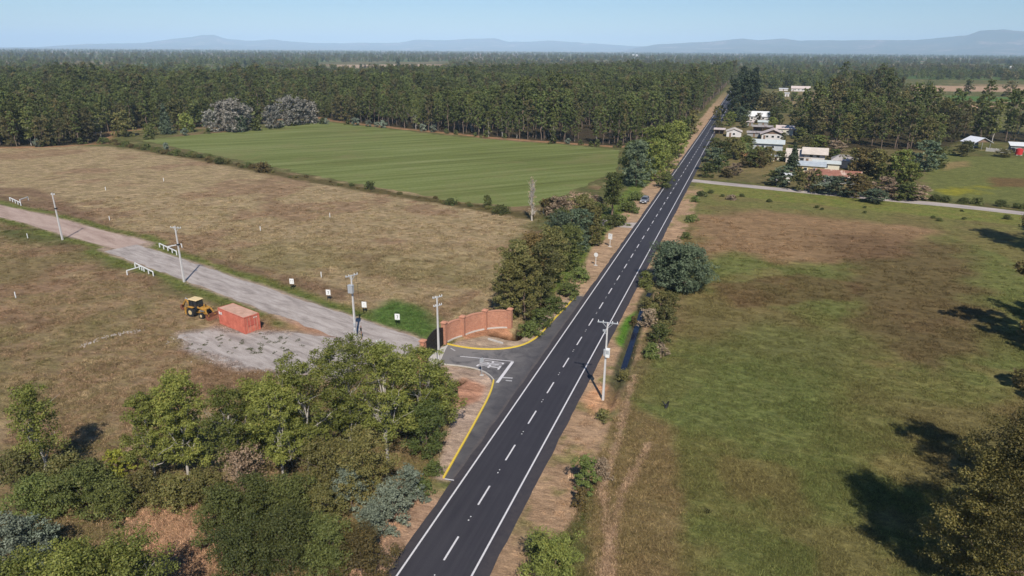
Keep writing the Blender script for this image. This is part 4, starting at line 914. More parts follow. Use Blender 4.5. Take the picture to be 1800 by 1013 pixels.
def house(px,py,w,d,h,roof,rise,rm,wm,label,rz=0,cat='house',ridge='x',win=3,door=True,over=.5,name='house',openf=False,flip=1):
    g=G(px,py);o=thing(name,label,cat,(g[0],g[1]+d/2,0),rz);W=WM[wm]
    if openf:
        b=MB()
        for x in(-w/2+.1,0,w/2-.1):
            for y in(-d/2+.1,d/2-.1): b.box((x,y,h/2),(.18,.18,h))
        b.build('post',W,o);MB().box((0,d/2-.15,h/2),(w,.12,h)).build('wall',W,o)
    else: MB().box((0,0,h/2),(w,d,h)).build('wall',W,o)
    X,Yv=w/2+over,d/2+over;b=MB();th=.12
    if roof=='gable':
        if ridge=='x':
            for s in(-1,1):
                b.add([(-X,s*Yv,h-rise*over/(d/2)),(X,s*Yv,h-rise*over/(d/2)),(X,0,h+rise),(-X,0,h+rise)]+[(-X,s*Yv,h-rise*over/(d/2)+th),(X,s*Yv,h-rise*over/(d/2)+th),(X,0,h+rise+th),(-X,0,h+rise+th)],[(0,1,2,3),(4,5,6,7),(0,1,5,4),(1,2,6,5),(3,0,4,7)])
            MB().add([(-w/2,-d/2,h),(-w/2,d/2,h),(-w/2,0,h+rise-.02),(w/2,-d/2,h),(w/2,d/2,h),(w/2,0,h+rise-.02)],[(0,1,2),(3,4,5)]).build('gable',W,o)
        else:
            for s in(-1,1):
                b.add([(s*X,-Yv,h-rise*over/(w/2)),(s*X,Yv,h-rise*over/(w/2)),(0,Yv,h+rise),(0,-Yv,h+rise)]+[(s*X,-Yv,h-rise*over/(w/2)+th),(s*X,Yv,h-rise*over/(w/2)+th),(0,Yv,h+rise+th),(0,-Yv,h+rise+th)],[(0,1,2,3),(4,5,6,7),(0,1,5,4),(1,2,6,5),(3,0,4,7)])
            MB().add([(-w/2,-d/2,h),(w/2,-d/2,h),(0,-d/2,h+rise-.02),(-w/2,d/2,h),(w/2,d/2,h),(0,d/2,h+rise-.02)],[(0,1,2),(3,4,5)]).build('gable',WM['brown'] if wm!='white' or rise>1.8 else W,o)
    elif roof=='hip':
        k=.45;b.add([(-X,-Yv,h),(X,-Yv,h),(X,Yv,h),(-X,Yv,h),(-X*k,0,h+rise),(X*k,0,h+rise)],[(0,1,5,4),(1,2,5),(2,3,4,5),(3,0,4),(3,2,1,0)])
    else:
        z0,z1=(h,h+rise) if flip>0 else (h+rise,h)
        b.add([(-X,-Yv,z0),(X,-Yv,z0),(X,Yv,z1),(-X,Yv,z1),(-X,-Yv,z0+th),(X,-Yv,z0+th),(X,Yv,z1+th),(-X,Yv,z1+th)],[(0,1,2,3),(4,5,6,7),(0,1,5,4),(1,2,6,5),(2,3,7,6),(3,0,4,7)])
        MB().box((0,d/2-.1,h+rise/2),(w,.14,rise)).build('back_wall',W,o)
    rf=b.build('roof',RM[rm],o)
    if not openf:
        for i in range(win):
            x=-w/2+w*(i+.5+(.5 if door else 0))/(win+(1 if door else 0));z=h*.55 if h<3.6 else h*.72
            f=MB().box((x,-d/2-.02,z),(1.35,.06,1.15)).build('window',M['white'],o);MB().box((x,-d/2-.06,z),(1.15,.02,.95)).build('pane',M['glass'],f)
        if door: MB().box((-w/2+w*.5/(win+1),-d/2-.03,1.02),(.95,.06,2.05)).build('door',WM['brown'],o)
    return o
house(1431,289,7.4,7,4.3,'gable',1.6,'beige','white','two storey white house with long pale roof in the hamlet',R(-4),win=2,over=1.1)
house(1403,287,8.6,11,2.5,'gable',2.3,'beige','pinkish','low wing with big beige roof left of the two storey house',R(-4),win=2)
house(1486,296,9,8,2.7,'hip',1.8,'grey','pinkish','pale house with worn grey hipped roof right of the two storey house',R(-6),win=2)
house(1424,305,9.5,5,2.6,'shed',.9,'blue','yellow','low yellow walled house with pale blue roof',R(-5),win=2)
house(1452,299,9,4,2.3,'shed',.6,'cyan','cream','low lean-to with pale green roof joining the yellow house',R(-5),win=1,cat='shed',name='shed',door=False)
house(1473,323,13.5,8,2.4,'gable',1.4,'rusty','grey','long low shack with rusty patched red roof',R(-7),win=2,cat='shack',name='shack')
house(1376,320,4.6,3,2.4,'shed',.3,'white','white','small bright white cabin close to the side road',R(3),win=1,cat='cabin',name='cabin')
house(1363,284,3,2.5,2.0,'shed',.3,'white','cream','tiny white outbuilding left of the dark pine',0,win=0,cat='shed',name='shed')
house(1289,241,7.2,8,2.7,'gable',1.3,'beige','white','small white house with gable facing us near the road',R(2),ridge='y',win=1)
house(1358,246,10.5,9,2.8,'gable',2.1,'pink','white','white house with broad pinkish gable roof',R(-1),ridge='y',win=3,over=.9)
house(1349,265,12.5,6,3.0,'shed',1.0,'cyan','blue','long pale blue house with light sheet roof below the pink gable',R(-2),win=2,over=.8)
house(1379,238,8.4,7,3.4,'gable',1.3,'pink','cream','cream house with tan roof right of the pink gable',R(-2),win=2)
house(1331,213,13.5,9,3.0,'gable',2.6,'white','white','large white roofed house with a small dormer among trees',R(0),win=3)
house(1341,222,5.5,4,2.2,'shed',.7,'cyan','grey','small shed with pale green roof below the large white roofed house',0,win=0,cat='shed',name='shed')
house(1318,222,3.4,4,2.2,'shed',.7,'pink','grey','small shed with pinkish roof below the large white roofed house',0,win=0,cat='shed',name='shed')
house(1325,241,6.5,4,2.0,'shed',.5,'grey','grey','low grey roofed store left of the pink gable house',0,win=0,cat='shed',name='shed')
house(1340,231,10,4,2.3,'shed',.5,'grey','brown','dark open carport behind the pink gable house',0,cat='carport',name='carport',openf=True)
house(1264,236,5,3.5,2.3,'shed',.5,'pink','brown','small roadside kiosk with a dull pinkish roof',0,cat='kiosk',name='kiosk',openf=True)
house(1407,161,19,9,3.2,'gable',2.2,'pink','white','long far white barn with pinkish roof beyond the trees',R(0),win=4,cat='barn',name='barn')
house(1377,160,9,5,2.2,'shed',.5,'white','white','low white shed left of the far barn',0,win=0,cat='shed',name='shed')
house(1383,170,4,4,3,'shed',.4,'white','white','tiny white hut below the far barn',0,win=0,cat='shed',name='shed')
house(1718,263,8.6,7,3.2,'gable',2.0,'zinc','grey','open barn with bright zinc gable roof at the edge of the east pasture',R(28),ridge='y',cat='barn',name='barn',openf=True,over=.7)
house(1798,268,9,5,2.6,'shed',1.1,'white','grey','shed with pale roof at the right edge behind the red tank',R(-6),win=0,cat='shed',name='shed')
house(1395,237,3,3,2.5,'shed',.5,'beige','cream','small cream hut half hidden by trees right of the tan roofed house',0,win=0,cat='shed',name='shed')
house(1785,122,30,12,5,'gable',2,'white','white','very distant white roofed building at the right',0,win=0,cat='barn',name='barn',door=False)
house(1113,99,60,20,9,'gable',3,'white','white','tiny white building on the horizon left of the road',0,win=0,cat='barn',name='barn',door=False)
# wall, tank and bin by the zinc barn
a=G(1733,266);b=G(1776,270);o=thing('low_wall','long low grey wall right of the zinc roofed barn','wall',(a[0],a[1],0),math.atan2(b[1]-a[1],b[0]-a[0]));L_=np.linalg.norm(b-a)
MB().box((L_/2,0,.75),(L_,.25,1.5)).build('panel',M['pale_concrete'],o);pp=MB()
for k in range(6): pp.box((L_*k/5,0,.82),(.3,.34,1.66))
pp.build('pier',M['pale_concrete'],o)
g=G(1790,273);o=thing('red_tank','red round tank at the far right edge of the pasture','tank',(g[0],g[1],0));MB().tube((0,0,.3),(0,0,2.6),1.35,1.35,20).tube((0,0,2.6),(0,0,2.95),1.35,.4,20).build('drum',simple('red_tank_paint',(.5,.03,.03),.5,.2,1),o,smooth=False);MB().box((0,0,.15),(2.2,2.2,.3)).build('base',M['pale_concrete'],o)
g=G(1779,269);o=thing('black_bin','black round water butt beside the red tank','water butt',(g[0],g[1],0));MB().tube((0,0,0),(0,0,1.9),.95,1.0,16).tube((0,0,1.9),(0,0,2.2),1.0,.35,16).build('drum',M['black'],o)
# rubble line in the near field
rb=MB();rgr=np.random.default_rng(9);pl=resample(GP([(146,609),(165,600),(190,592),(225,585),(250,582)]),.22)
for p in pl:
    for k in range(3):
        q=p+rgr.normal(size=2)*.35;s=rgr.uniform(.08,.24);rb.box((q[0],q[1],s*.3),(s,s*.8,s*.8),rgr.random()*3,.6)
tag(rb.build('rubble',simple('rubble_stone',(.38,.33,.29),.95,.3,2)),'pale rubble dumped in a line in the near field',kind='stuff')
rb=MB()
yp=GP([(322,592),(330,600),(345,606),(352,618),(376,632),(424,646),(385,634),(460,654),(310,598)])
for p in yp:
    for k in range(14):
        q=np.array(p)+rgr.normal(size=2)*.9;s=rgr.uniform(.05,.17);rb.box((q[0],q[1],s*.3),(s,s*.8,s*.8),rgr.random()*3,.6)
tag(rb.build('loose_stones',simple('loose_stone',(.4,.36,.32),.95,.25,2)),'pale loose stones around the gravel yard',kind='stuff')
# ------------------------------------------------------------------ near and middle vegetation
SEED=[900]
BK={'poplar':'palebark','grey':'palebark','euc':'eucbark'}
def tree(px,py,h,r,mt,shape,label,cat='tree',name=None,d=None,nl=None,base=None,rz=0,**k):
    g=G(px,py);dist=math.hypot(g[0]-CAMX,g[1]);dist=math.hypot(dist,H);SEED[0]+=1
    L=max(.14,dist*.0025)*k.pop('Lf',1)
    area=(4*r*h+4*r*r)*1.3;nl=nl or int(min(26000,max(400,area/(L*L*.55)*2.1)))*1
    nl=int(nl*k.pop('dens',1.));base=base if base is not None else (.18 if shape!='bush' else .02)
    ms=treemesh(SEED[0],h,r,M[mt],M[k.pop('bm',BK.get(mt,'bark'))],base=base,nl=nl,L=L,shape=shape,nb=k.pop('nb',38 if shape!='bush' else 26),**k)
    o=thing(name or ('shrub' if shape=='bush' else 'broadleaf_tree'),label,cat,(g[0],g[1],0),0)
    link('crown',ms[0],o)
    if shape!='bush' or k.get('bare'): link('trunk',ms[1],o)
    else:
        link('stem',ms[1],o)
    return o
cw=dict(bare=3,limbs=12,br=None)
T=tree
# cottonwoods at the lower left
T(85,846,10.4,2.9,'poplar','column','slim pale trunked cottonwood standing apart at the far left',name='cottonwood_tree',base=.34,dens=.5,bare=2,limbs=9,tr=.16,br=1.0)
T(276,852,10.2,2.6,'poplar','round','left tree of the three cottonwoods standing together',name='cottonwood_tree',base=.28,dens=.8,bare=2,limbs=9,br=1.0)
T(334,850,12.0,3.2,'poplar','column','middle and tallest of the three cottonwoods standing together',name='cottonwood_tree',base=.24,dens=.85,bare=2,limbs=10,tr=.17,br=1.1)
T(418,846,10.6,3.0,'poplar','round','right tree of the three cottonwoods standing together',name='cottonwood_tree',base=.25,dens=.6,bare=3,limbs=10,br=1.1)
T(500,850,11.6,3.8,'poplar','round','cottonwood with pale leaning limbs left of the big clump',name='cottonwood_tree',base=.26,dens=.8,bare=4,limbs=14,br=1.2)
T(545,834,12.8,3.7,'poplar','round','spreading cottonwood in the middle of the big clump',name='cottonwood_tree',base=.28,dens=.8,bare=4,limbs=14,br=1.25)
T(618,820,14.4,4.2,'poplar','round','tallest cottonwood, its top below the transformer pole',name='cottonwood_tree',base=.26,dens=.85,bare=4,limbs=14,br=1.3)
T(682,812,13.6,4.0,'poplar','round','cottonwood with forked white limbs behind the silvery shrub',name='cottonwood_tree',base=.28,dens=.8,bare=4,limbs=14,br=1.3)
T(742,778,11.4,4.0,'poplar','round','rightmost cottonwood, leaning over the earth bank by the kerb',name='cottonwood_tree',base=.22,dens=.65,bare=3,limbs=12,br=1.2)
T(460,815,9.5,3.2,'poplar','round','smaller cottonwood at the back of the clump',name='cottonwood_tree',base=.2,dens=.6,bare=3,limbs=10,br=1.1)
T(772,752,8.0,2.8,'poplar','round','low cottonwood at the right tip of the clump, nearest the kerb',name='cottonwood_tree',base=.1,dens=.7,bare=2,limbs=8,br=1.0)
T(640,880,7.5,3.2,'olive','round','low olive tree in front of the big cottonwood clump',dens=.7,base=.12,bare=2)
T(752,800,6.2,2.6,'bright','round','rounded green tree at the right foot of the cottonwood clump',base=.05,dens=.8)
T(575,870,6.0,3.0,'olive','round','scrubby olive tree beneath the cottonwoods',dens=.6,base=.1,bare=3)
T(430,870,5.2,2.6,'drybrush','round','greyish half bare scrub tree under the cottonwoods',dens=.3,base=.1,bare=4,limbs=12)
for px,py,h,r,mt,lb in[(40,845,3.4,2.6,'olive','scruffy olive shrub left of the slim cottonwood'),(120,858,3.6,2.8,'olive','scruffy olive shrub right of the slim cottonwood'),
 (70,900,3.6,3.2,'bright','yellowish green thicket at the far left above the blue shrub'),(150,895,4.2,3.4,'dark','dark green thicket below the slim cottonwood'),(205,905,3.2,2.6,'dark','dark thicket beside the bare clearing'),
 (208,838,3.0,1.6,'yellow','small bright yellow green bush in tree shade'),(165,868,3.4,2.3,'dark','dark bush in the shade of the slim cottonwood'),(255,880,3.0,2.4,'olive','olive scrub at the foot of the three cottonwoods, left'),
 (310,890,3.2,2.6,'olive','olive scrub at the foot of the three cottonwoods, middle'),(365,885,3.6,2.7,'olive','olive scrub at the foot of the three cottonwoods, right'),(255,800,2.2,2.0,'drybrush','pale dry brush on the field side of the cottonwoods'),
 (395,935,4.3,3.0,'dark','dark acacia thicket at the left of the dense dark mass'),(455,915,4.6,3.2,'dark','dark acacia thicket at the top of the dense dark mass'),(430,1015,5.0,3.6,'dark','dark acacia thicket at the bottom left of the dense dark mass'),
 (515,1005,5.8,3.8,'dark','dark acacia thicket at the bottom right of the dense dark mass'),(520,925,5.2,3.2,'dark','dark acacia thicket in the heart of the dense dark mass'),(580,1010,5.2,2.9,'dark','dark acacia between the dense mass and the brown shrub'),
 (636,1010,4.4,2.9,'autumn','round brownish shrub beside the road at the bottom'),(570,925,4.2,2.4,'olive','brownish green scrub left of the silvery shrubs'),
 (690,920,4.2,2.2,'blue','silvery blue shrub closest to the road'),(722,885,4.0,1.7,'blue','smaller silvery blue shrub behind the closest one'),(618,890,4.2,2.0,'blue','silvery blue shrub shaded by the cottonwoods'),(655,945,3.4,1.9,'blue','low silvery blue shrub above the brownish one'),
 (28,1012,5.4,2.7,'blue','blue green bush at the bottom left corner, left half'),(66,990,4.6,2.2,'blue','blue green bush at the bottom left corner, right half'),
 (742,868,1.6,1.3,'bright','low green bush on the bank before the turning lane'),(762,835,1.6,1.2,'bright','low green bush right under the rightmost cottonwood'),(788,700,2.4,1.5,'bright','leafy green bush beside the brick wall end'),(765,712,3.0,1.8,'olive','olive bush beside the buried culvert')]:
    T(px,py,h,r,mt,'bush',lb,'shrub',dens=.75,bare=1 if mt in('olive','drybrush') else 0)
for px,py,h,r,lb in[(245,1110,8.2,3.6,'leafy young poplar crown at the bottom edge, right'),(150,1130,8.6,3.8,'leafy young poplar crown at the bottom edge, middle'),(60,1130,7.4,3.2,'leafy young poplar crown at the bottom edge, left')]:
    T(px,py,h,r,'poplar','round',lb,name='poplar_tree',base=.2,Lf=1.15,dens=.7,bare=1)
# right of the road
T(1176,500,8.0,4.3,'deepblue','round','dense blue green tree touching the road, left half',base=.0,dens=1.7,inner=.5,nb=60)
T(1204,512,8.4,4.5,'deepblue','round','dense blue green tree in the pasture corner, right half',base=.0,dens=1.7,inner=.5,nb=60)
for px,py,h,r,mt,lb in[(1133,505,3.2,1.8,'dark','dark bush squeezed between ditch and road'),(1160,548,3.4,2.3,'olive','tall olive brush below the blue green tree'),(1172,570,3.0,2.0,'olive','olive brush in the middle of the ditch row'),
 (1140,575,3.0,1.6,'drybrush','greyish brush at the head of the ditch'),(1158,602,2.8,1.9,'dark','green brush beside the open ditch water'),(1145,628,2.2,1.5,'bright','lowest green brush beside the open ditch water'),(1113,572,1.5,.8,'autumn','small reddish brown bush on the ditch bank'),
 (1178,540,2.6,2.0,'olive','olive brush touching the foot of the blue green tree'),(1150,560,2.6,1.7,'olive','olive brush in the upper half of the ditch row, road side'),(1168,590,2.4,1.8,'olive','olive brush in the lower half of the ditch row, pasture side'),(1137,545,2.2,1.5,'olive','low olive brush where the ditch row meets the verge'),(1160,625,1.8,1.5,'drybrush','pale dry brush at the south end of the ditch row'),
 (1097,668,1.5,1.1,'olive','small scrub where the ditch narrows behind the pole'),(1060,738,1.3,1.0,'olive','small scrub just below the roadside pole'),(1030,862,4.0,1.5,'bright','upright dark green bush on the right verge'),(1020,892,2.2,1.0,'autumn','brown withered bush at the foot of the upright green one'),
 (1055,835,1.8,1.4,'drybrush','grey bare brush right of the upright green bush'),(975,1030,4.6,3.0,'willow','large pale green feathery shrub at the bottom of the verge'),(945,985,2.6,1.3,'dark','dark bush at the left of the large feathery shrub'),
 (1215,390,1.8,2.2,'bright','green scrub on the right verge north of the blue green tree'),(1205,420,1.5,1.6,'bright','low scrub on the right verge close to the blue green tree'),(1222,355,1.6,2.0,'bright','green scrub on the right verge near the side road'),(1232,345,1.5,2.0,'dark','dark scrub at the corner with the side road'),
 (1285,352,1.4,2.2,'drybrush','dry brush patch at the top of the right pasture')]:
    T(px,py,h,r,mt,'bush',lb,'shrub',dens=.75)
# trees at the right edge, some only throw their shade into the picture
T(1750,1060,16.5,5.2,'oakgreen','round','large brown green oak at the bottom right corner',base=.12,dens=1.3,name='oak_tree')
T(1696,1035,13.0,4.4,'oakgreen','round','left shoulder of the oak group at the bottom right',base=.12,dens=1.3,name='oak_tree')
T(1815,900,15,4.8,'autumn','round','reddish brown tree above the oak at the right edge',base=.1,dens=1.3,name='oak_tree')
T(1800,905,8.5,2.0,'yellow','round','yellowing small tree between the two brown ones',base=.15,dens=.8)
T(1850,1060,16,5.4,'oakgreen','round','tall brown tree just beyond the bottom right corner',base=.1,name='oak_tree')
for x,y,h,r in((67.5,113,17,6.0),(75,120,15,6),(87,176,18,7.6),(98,186,17,7),(100,172,17,7),(62,92,9,3)):
    o=plant('oak_tree','broad tree just beyond the right edge whose shade falls on the pasture','tree',(x,y),treemesh(int(x*7),h,r,M['autumn'],M['bark'],base=.08,nl=15000,L=.5,shape='round'),0,1,'trees beyond the right edge')
# hedge clump left of the road
for px,py,h,r,mt,sh,lb in[(893,560,8.4,2.4,'olive','round','leftmost olive tree of the roadside thicket above the brick wall'),(922,560,9.2,2.5,'olive','round','olive tree of the thicket right above the wall end'),(905,545,10.4,3.2,'olive','round','tall olive tree at the back of the thicket'),
 (950,535,9.6,3.1,'olive','round','olive tree in the middle of the thicket'),(970,500,9.6,3.2,'olive','round','broad olive tree with brown top in the thicket'),(935,505,9.0,3.2,'autumn','round','brownish tree at the field side of the thicket'),
 (1000,478,8.0,2.9,'dark','round','dark green tree of the thicket nearer the verge'),(985,450,8.0,3.2,'deepblue','round','blue green tree in the middle of the thicket'),(1015,445,8.4,3.1,'deepblue','round','blue green tree of the thicket near the white signs'),
 (1040,432,8.0,2.8,'olive','round','olive tree of the thicket beside the rectangular sign'),(1020,412,8.2,3.2,'olive','round','olive brown tree at the north end of the thicket'),(985,418,6.0,2.8,'dark','round','dark tree at the corner of the dry field'),(1048,412,6.4,2.6,'dark','round','dark bush tree before the gravel turnout')]:
    T(px,py,h*1.16,r*1.15,mt,sh,lb,base=.04,dens=1.0,bare=1)
for px,py,h,r,mt,lb in[(930,590,2.0,1.6,'bright','green bush by the culvert beside the wall'),(950,572,2.4,1.8,'bright','green bush on the bank above the yellow kerb'),(975,548,2.2,1.7,'bright','green bush on the bank near the kerb end'),(1000,520,2.2,1.8,'bright','green bush below the thicket, above the kerb end'),
 (1020,492,2.0,1.8,'bright','green brush at the thicket edge by the round sign'),(985,385,5.0,3.2,'drybrush','pale leafless thicket at the corner of the green field'),(1015,380,5.4,3.2,'drybrush','pale leafless thicket left of the round dark tree'),(965,378,4.2,2.6,'autumn','brownish brush behind the bare poplar'),(1045,372,4.0,2.4,'drybrush','pale thicket under the round dark tree'),
 (1090,395,2.0,2.2,'bright','green brush beside the gravel turnout'),(1105,372,2.2,2.8,'bright','green brush left of the parked car'),(1118,352,2.0,2.4,'bright','green brush just behind the parked car'),(1075,398,2.6,2.4,'dark','dark brush at the foot of the round dark tree')]:
    T(px,py,h*1.1,r*1.35,mt,'bush',lb,'shrub',dens=.9,bare=1)
T(1076,382,11.4,3.5,'dark','round','round dark tree with a bare lower trunk above the turnout',base=.32,dens=1,tr=.3)
T(935,388,11.2,1.9,'drybrush','column','bare pale poplar standing at the corner of the dry field',name='poplar_tree',base=.12,nl=200,bm='palebark',limbs=26,bare=5,tr=.28)
for px,py,h,r,mt,sh,lb in[(1118,328,14.6,5.0,'deepblue','round','dark blue green eucalyptus leaning at the road bend of the hedge'),(1105,318,13,4.2,'euc','round','eucalyptus behind the blue green one'),(1150,318,13.5,5.0,'willow','round','yellow green willow nearest the road'),
 (1165,296,16,6.2,'willow','round','largest yellow green willow beside the road'),(1188,276,14,5.4,'willow','round','yellow green willow behind the largest one'),(1140,290,14,5,'willow','round','yellow green willow on the field side'),(1200,252,12,5,'bright','round','green tree at the far end of the willows'),(1215,235,12,4.5,'olive','round','olive tree between willows and plantation'),(1168,330,5,3.2,'dark','round','dark low tree under the willows by the verge')]:
    T(px,py,h,r,mt,sh,lb,base=.05,dens=1)
# field hedge and the wood's outer trees
HM=[treemesh(700+i,[1.9,2.4,1.6][i],[2.6,2.9,2.3][i],M[['olive','dark','autumn'][i]],M['bark'],base=.02,nl=900,L=.55,shape='bush',nb=12,limbs=3) for i in range(3)]
hl=resample(GP([(180,250),(250,262),(330,275),(400,288),(470,303),(560,318),(650,334),(760,352),(860,368),(915,378)]),2.3);rh=np.random.default_rng(21)
for i,p in enumerate(hl):
    if rh.random()<(.12 if i<len(hl)*.5 else .55): continue
    k=rh.integers(3);s=rh.uniform(.4,1.0)*(1 if i<len(hl)*.5 else .5)
    plant('hedge_shrub','low scrubby shrub in the long hedge between dry field and green field','shrub',p+rh.normal(size=2)*1.2,HM[k],rh.random()*6,s,'shrubs of the field hedge')
for px,py,h,r,mt,lb in[(462,303,3.4,3.4,'autumn','big dark brown bush halfway along the field hedge'),(292,264,3.0,1.4,'blue','small blue green sapling beside the field hedge'),(858,366,3.6,1.7,'dark','upright dark green bush near the east end of the field hedge'),(880,376,2.2,3.0,'dark','dense dark bush at the east end of the field hedge'),(792,360,1.8,2.2,'dark','round dark bush on the dry side of the field hedge'),(650,333,2.4,2.0,'dark','dark bush in the middle of the field hedge')]:
    T(px,py,h,r,mt,'bush',lb,'shrub',dens=.8)
for px,py,h,r,mt,sh,lb in[(412,232,16,7.5,'grey','round','large silver poplar in front of the wood'),(375,232,11,5.0,'grey','round','smaller silver poplar left of the large one'),(508,221,15.5,7.5,'grey','round','broad silver poplar nearest the green field'),(550,217,12,5,'grey','round','silver poplar at the corner of the green field'),
 (395,230,15,6.5,'grey','round','pale silver poplar between the large and the smaller one'),(432,229,13,6,'grey','round','silver poplar right behind the large one'),(480,226,12,6,'grey','round','greyish silver poplar left of the broadest one'),(530,219,14,6,'grey','round','silver poplar touching the broadest one on its right'),
 (293,236,15,4.4,'deepblue','cone','pointed blue green conifer before the wood'),(315,230,16,6,'olive','round','pale green tree behind the pointed conifer'),(330,233,9.5,4.2,'willow','round','yellow green tree right of the pointed conifer'),(218,240,12,6.5,'olive','round','rounded green tree at the left end of the hedge'),(425,232,8,4,'deepblue','round','dark blue green tree between the silver poplars'),(450,230,6.5,3.5,'dark','round','low dark tree between the silver poplars'),(265,238,6,4,'dark','round','low dark tree left of the pointed conifer'),
 (60,165,11,7,'willow','round','yellow green tree inside the wood at the left'),(1257,158,17,7,'grey','round','pale grey tree where the road meets the wood'),(1263,143,16,8,'grey','round','grey tree closing the view at the end of the road'),(1268,139,18,9,'olive','round','olive tree behind the grey one at the end of the road'),(1277,140,17,8,'dark','round','dark tree at the very end of the road')]:
    T(px,py,h,r,mt,sh,lb,base=.03,dens=.9)
SM=[treemesh(730+i,[4.2,3.2][i],[2.6,2.2][i],M[['blue','dark'][i]],M['bark'],base=.02,nl=420,L=.8,shape='bush',nb=9,limbs=2) for i in range(2)]
el=resample([tuple(G(*p)) for p in[(0,261),(110,259),(176,254)]]+[tuple(G(560,217)),tuple(G(700,228)),tuple(G(880,246)),tuple(G(1085,262))],5.5)
for i,p in enumerate(el):
    if rh.random()<.45: continue
    plant('sucker_shrub','leafy shrub growing at the foot of the outermost trees of the wood','shrub',p+np.array([rh.normal()*1.5,1.5+rh.random()*4]),SM[rh.integers(2)],rh.random()*6,rh.uniform(.6,1.1),'shrubs at the foot of the wood')
# hamlet gardens
VM={}
def vm(mt,sh,h,r):
    key=(mt,sh)
    if key not in VM: SEED[0]+=1;VM[key]=(treemesh(SEED[0],10,4,M[mt],M[BK.get(mt,'bark')],base=.06,nl=2600,L=.62,shape=sh,nb=26,limbs=4),)
    return VM[key][0]
vl=[(1252,302,8.5,4.6,'deepblue','round','blue green tree at the corner of the side road'),(1243,312,5,3,'dark','round','dark tree closest to the road corner'),(1268,290,9,4.5,'dark','round','dark green garden tree left of the palms'),(1285,276,8,4.2,'olive','round','olive garden tree behind the palms'),
(1258,278,7,4,'olive','round','olive tree beside the road above the corner'),(1290,308,4,3.6,'drybrush','round','brown withered tree in the open garden'),(1278,312,3,3,'autumn','round','low brown tree left of the withered one'),(1262,232,6,3.5,'olive','round','olive tree behind the roadside kiosk'),(1283,222,8,4,'willow','round','bright yellow green tree behind the small gabled house'),
(1300,215,9,4.5,'deepblue','round','blue green tree between the small gabled house and the large roof'),(1262,212,9,4.5,'olive','round','olive tree by the road at the shaded stretch'),(1312,212,7,3.6,'dark','round','dark tree left of the large white roof'),(1308,225,7,3.6,'dark','round','dark tree in front of the large white roof, left'),(1332,216,6,3,'autumn','round','brownish tree before the large white roof'),
(1376,328,6.5,4,'deepblue','round','blue green tree beside the bright white cabin'),(1362,326,5,4,'dark','round','dark tree left of the bright white cabin'),(1404,336,6,2.6,'olive','round','thin olive tree right of the bright white cabin'),(1420,336,7,2.4,'drybrush','column','pale thin tree by the side road, left of two'),(1432,339,7,2.4,'olive','column','thin olive tree by the side road, right of two'),
(1452,340,5.5,4.4,'blue','round','grey green bush tree in front of the rusty shack, left'),(1476,344,5.6,4.8,'deepblue','round','grey green bush tree in front of the rusty shack, right'),(1503,348,7.5,4,'autumn','round','brownish tree right of the rusty shack'),(1535,357,4,4.2,'deepblue','round','round green bush tree touching the side road'),(1512,318,11,5.2,'autumn','round','tall brown green tree behind the rusty shack'),
(1540,322,11,5.4,'olive','round','broad olive tree right of the hamlet'),(1575,326,11.5,5.4,'willow','round','yellow green willow like tree right of the hamlet'),(1592,338,9,4.4,'willow','round','lower yellow green tree above the grey brush'),(1556,348,6,4.4,'drybrush','round','grey brush tree by the side road'),(1590,352,5,4.6,'dark','round','dark bush tree by the side road'),
(1612,352,4.4,4,'drybrush','round','grey brush at the west end of the yellow flowers'),(1625,302,11,6,'deepblue','round','large dark blue green tree at the pasture corner'),(1648,296,8,4.5,'dark','round','dark tree right of the large blue green one'),(1500,300,8,4,'olive','round','olive tree right of the hipped roof house'),(1440,262,6,5,'willow','round','pale scrubby tree behind the two storey house'),(1470,268,5,5,'drybrush','round','dry scrub behind the hipped roof house'),
(1345,193,9,5,'willow','round','bright tree behind the large white roof'),(1380,198,9,5,'willow','round','bright yellow green tree right of the large white roof'),(1404,205,10,5,'olive','round','olive tree in the orchard, left'),(1425,212,10,5,'olive','round','olive tree in the orchard, right'),(1360,214,9,5,'dark','round','dark tree behind the tan roofed house'),(1395,222,9,4.6,'dark','round','dark tree above the tan roofed house'),
(1412,240,10,4.6,'dark','round','dark tree right of the cream house'),(1405,255,8,4,'dark','round','dark tree left above the two storey house'),(1390,272,4,3,'bright','round','bright garden bush tree left of the beige wing'),(1372,284,4,3,'bright','round','bright garden bush tree by the tiny outbuilding'),(1340,290,4.6,4,'olive','round','olive shrub tree below the palms'),(1318,292,4,3.4,'dark','round','dark shrub tree below the left palm'),
(1450,318,3.4,2.6,'dark','round','green garden bush below the yellow house'),(1402,318,4.4,3,'dark','round','dark bush between white cabin and yellow house'),(1420,180,9,6,'olive','round','olive tree below the far barn, right'),(1395,178,8,5,'bright','round','green tree below the far barn, middle'),(1370,178,8,5,'willow','round','green tree below the far barn, left'),(1440,190,10,6,'autumn','round','brown tree right of the far barn'),(1690,275,5,4,'olive','round','olive bush tree left of the zinc barn'),(1700,268,5,3.5,'dark','round','dark bush tree hiding the foot of the zinc barn'),(1765,276,3,4,'olive','round','scrub in front of the low grey wall')]
for px,py,h,r,mt,sh,lb in vl:
    g=G(px,py);o=thing('garden_tree',lb,'tree',(g[0],g[1],0),rh.random()*6);o.scale=(r/4,r/4,h/10);m_=vm(mt,sh,h,r);link('crown',m_[0],o);link('trunk',m_[1],o)
T(1391,309,11.5,2.7,'pine','cone','narrow dark pine standing in front of the hamlet houses',name='pine_tree',base=.22,dens=1.2)
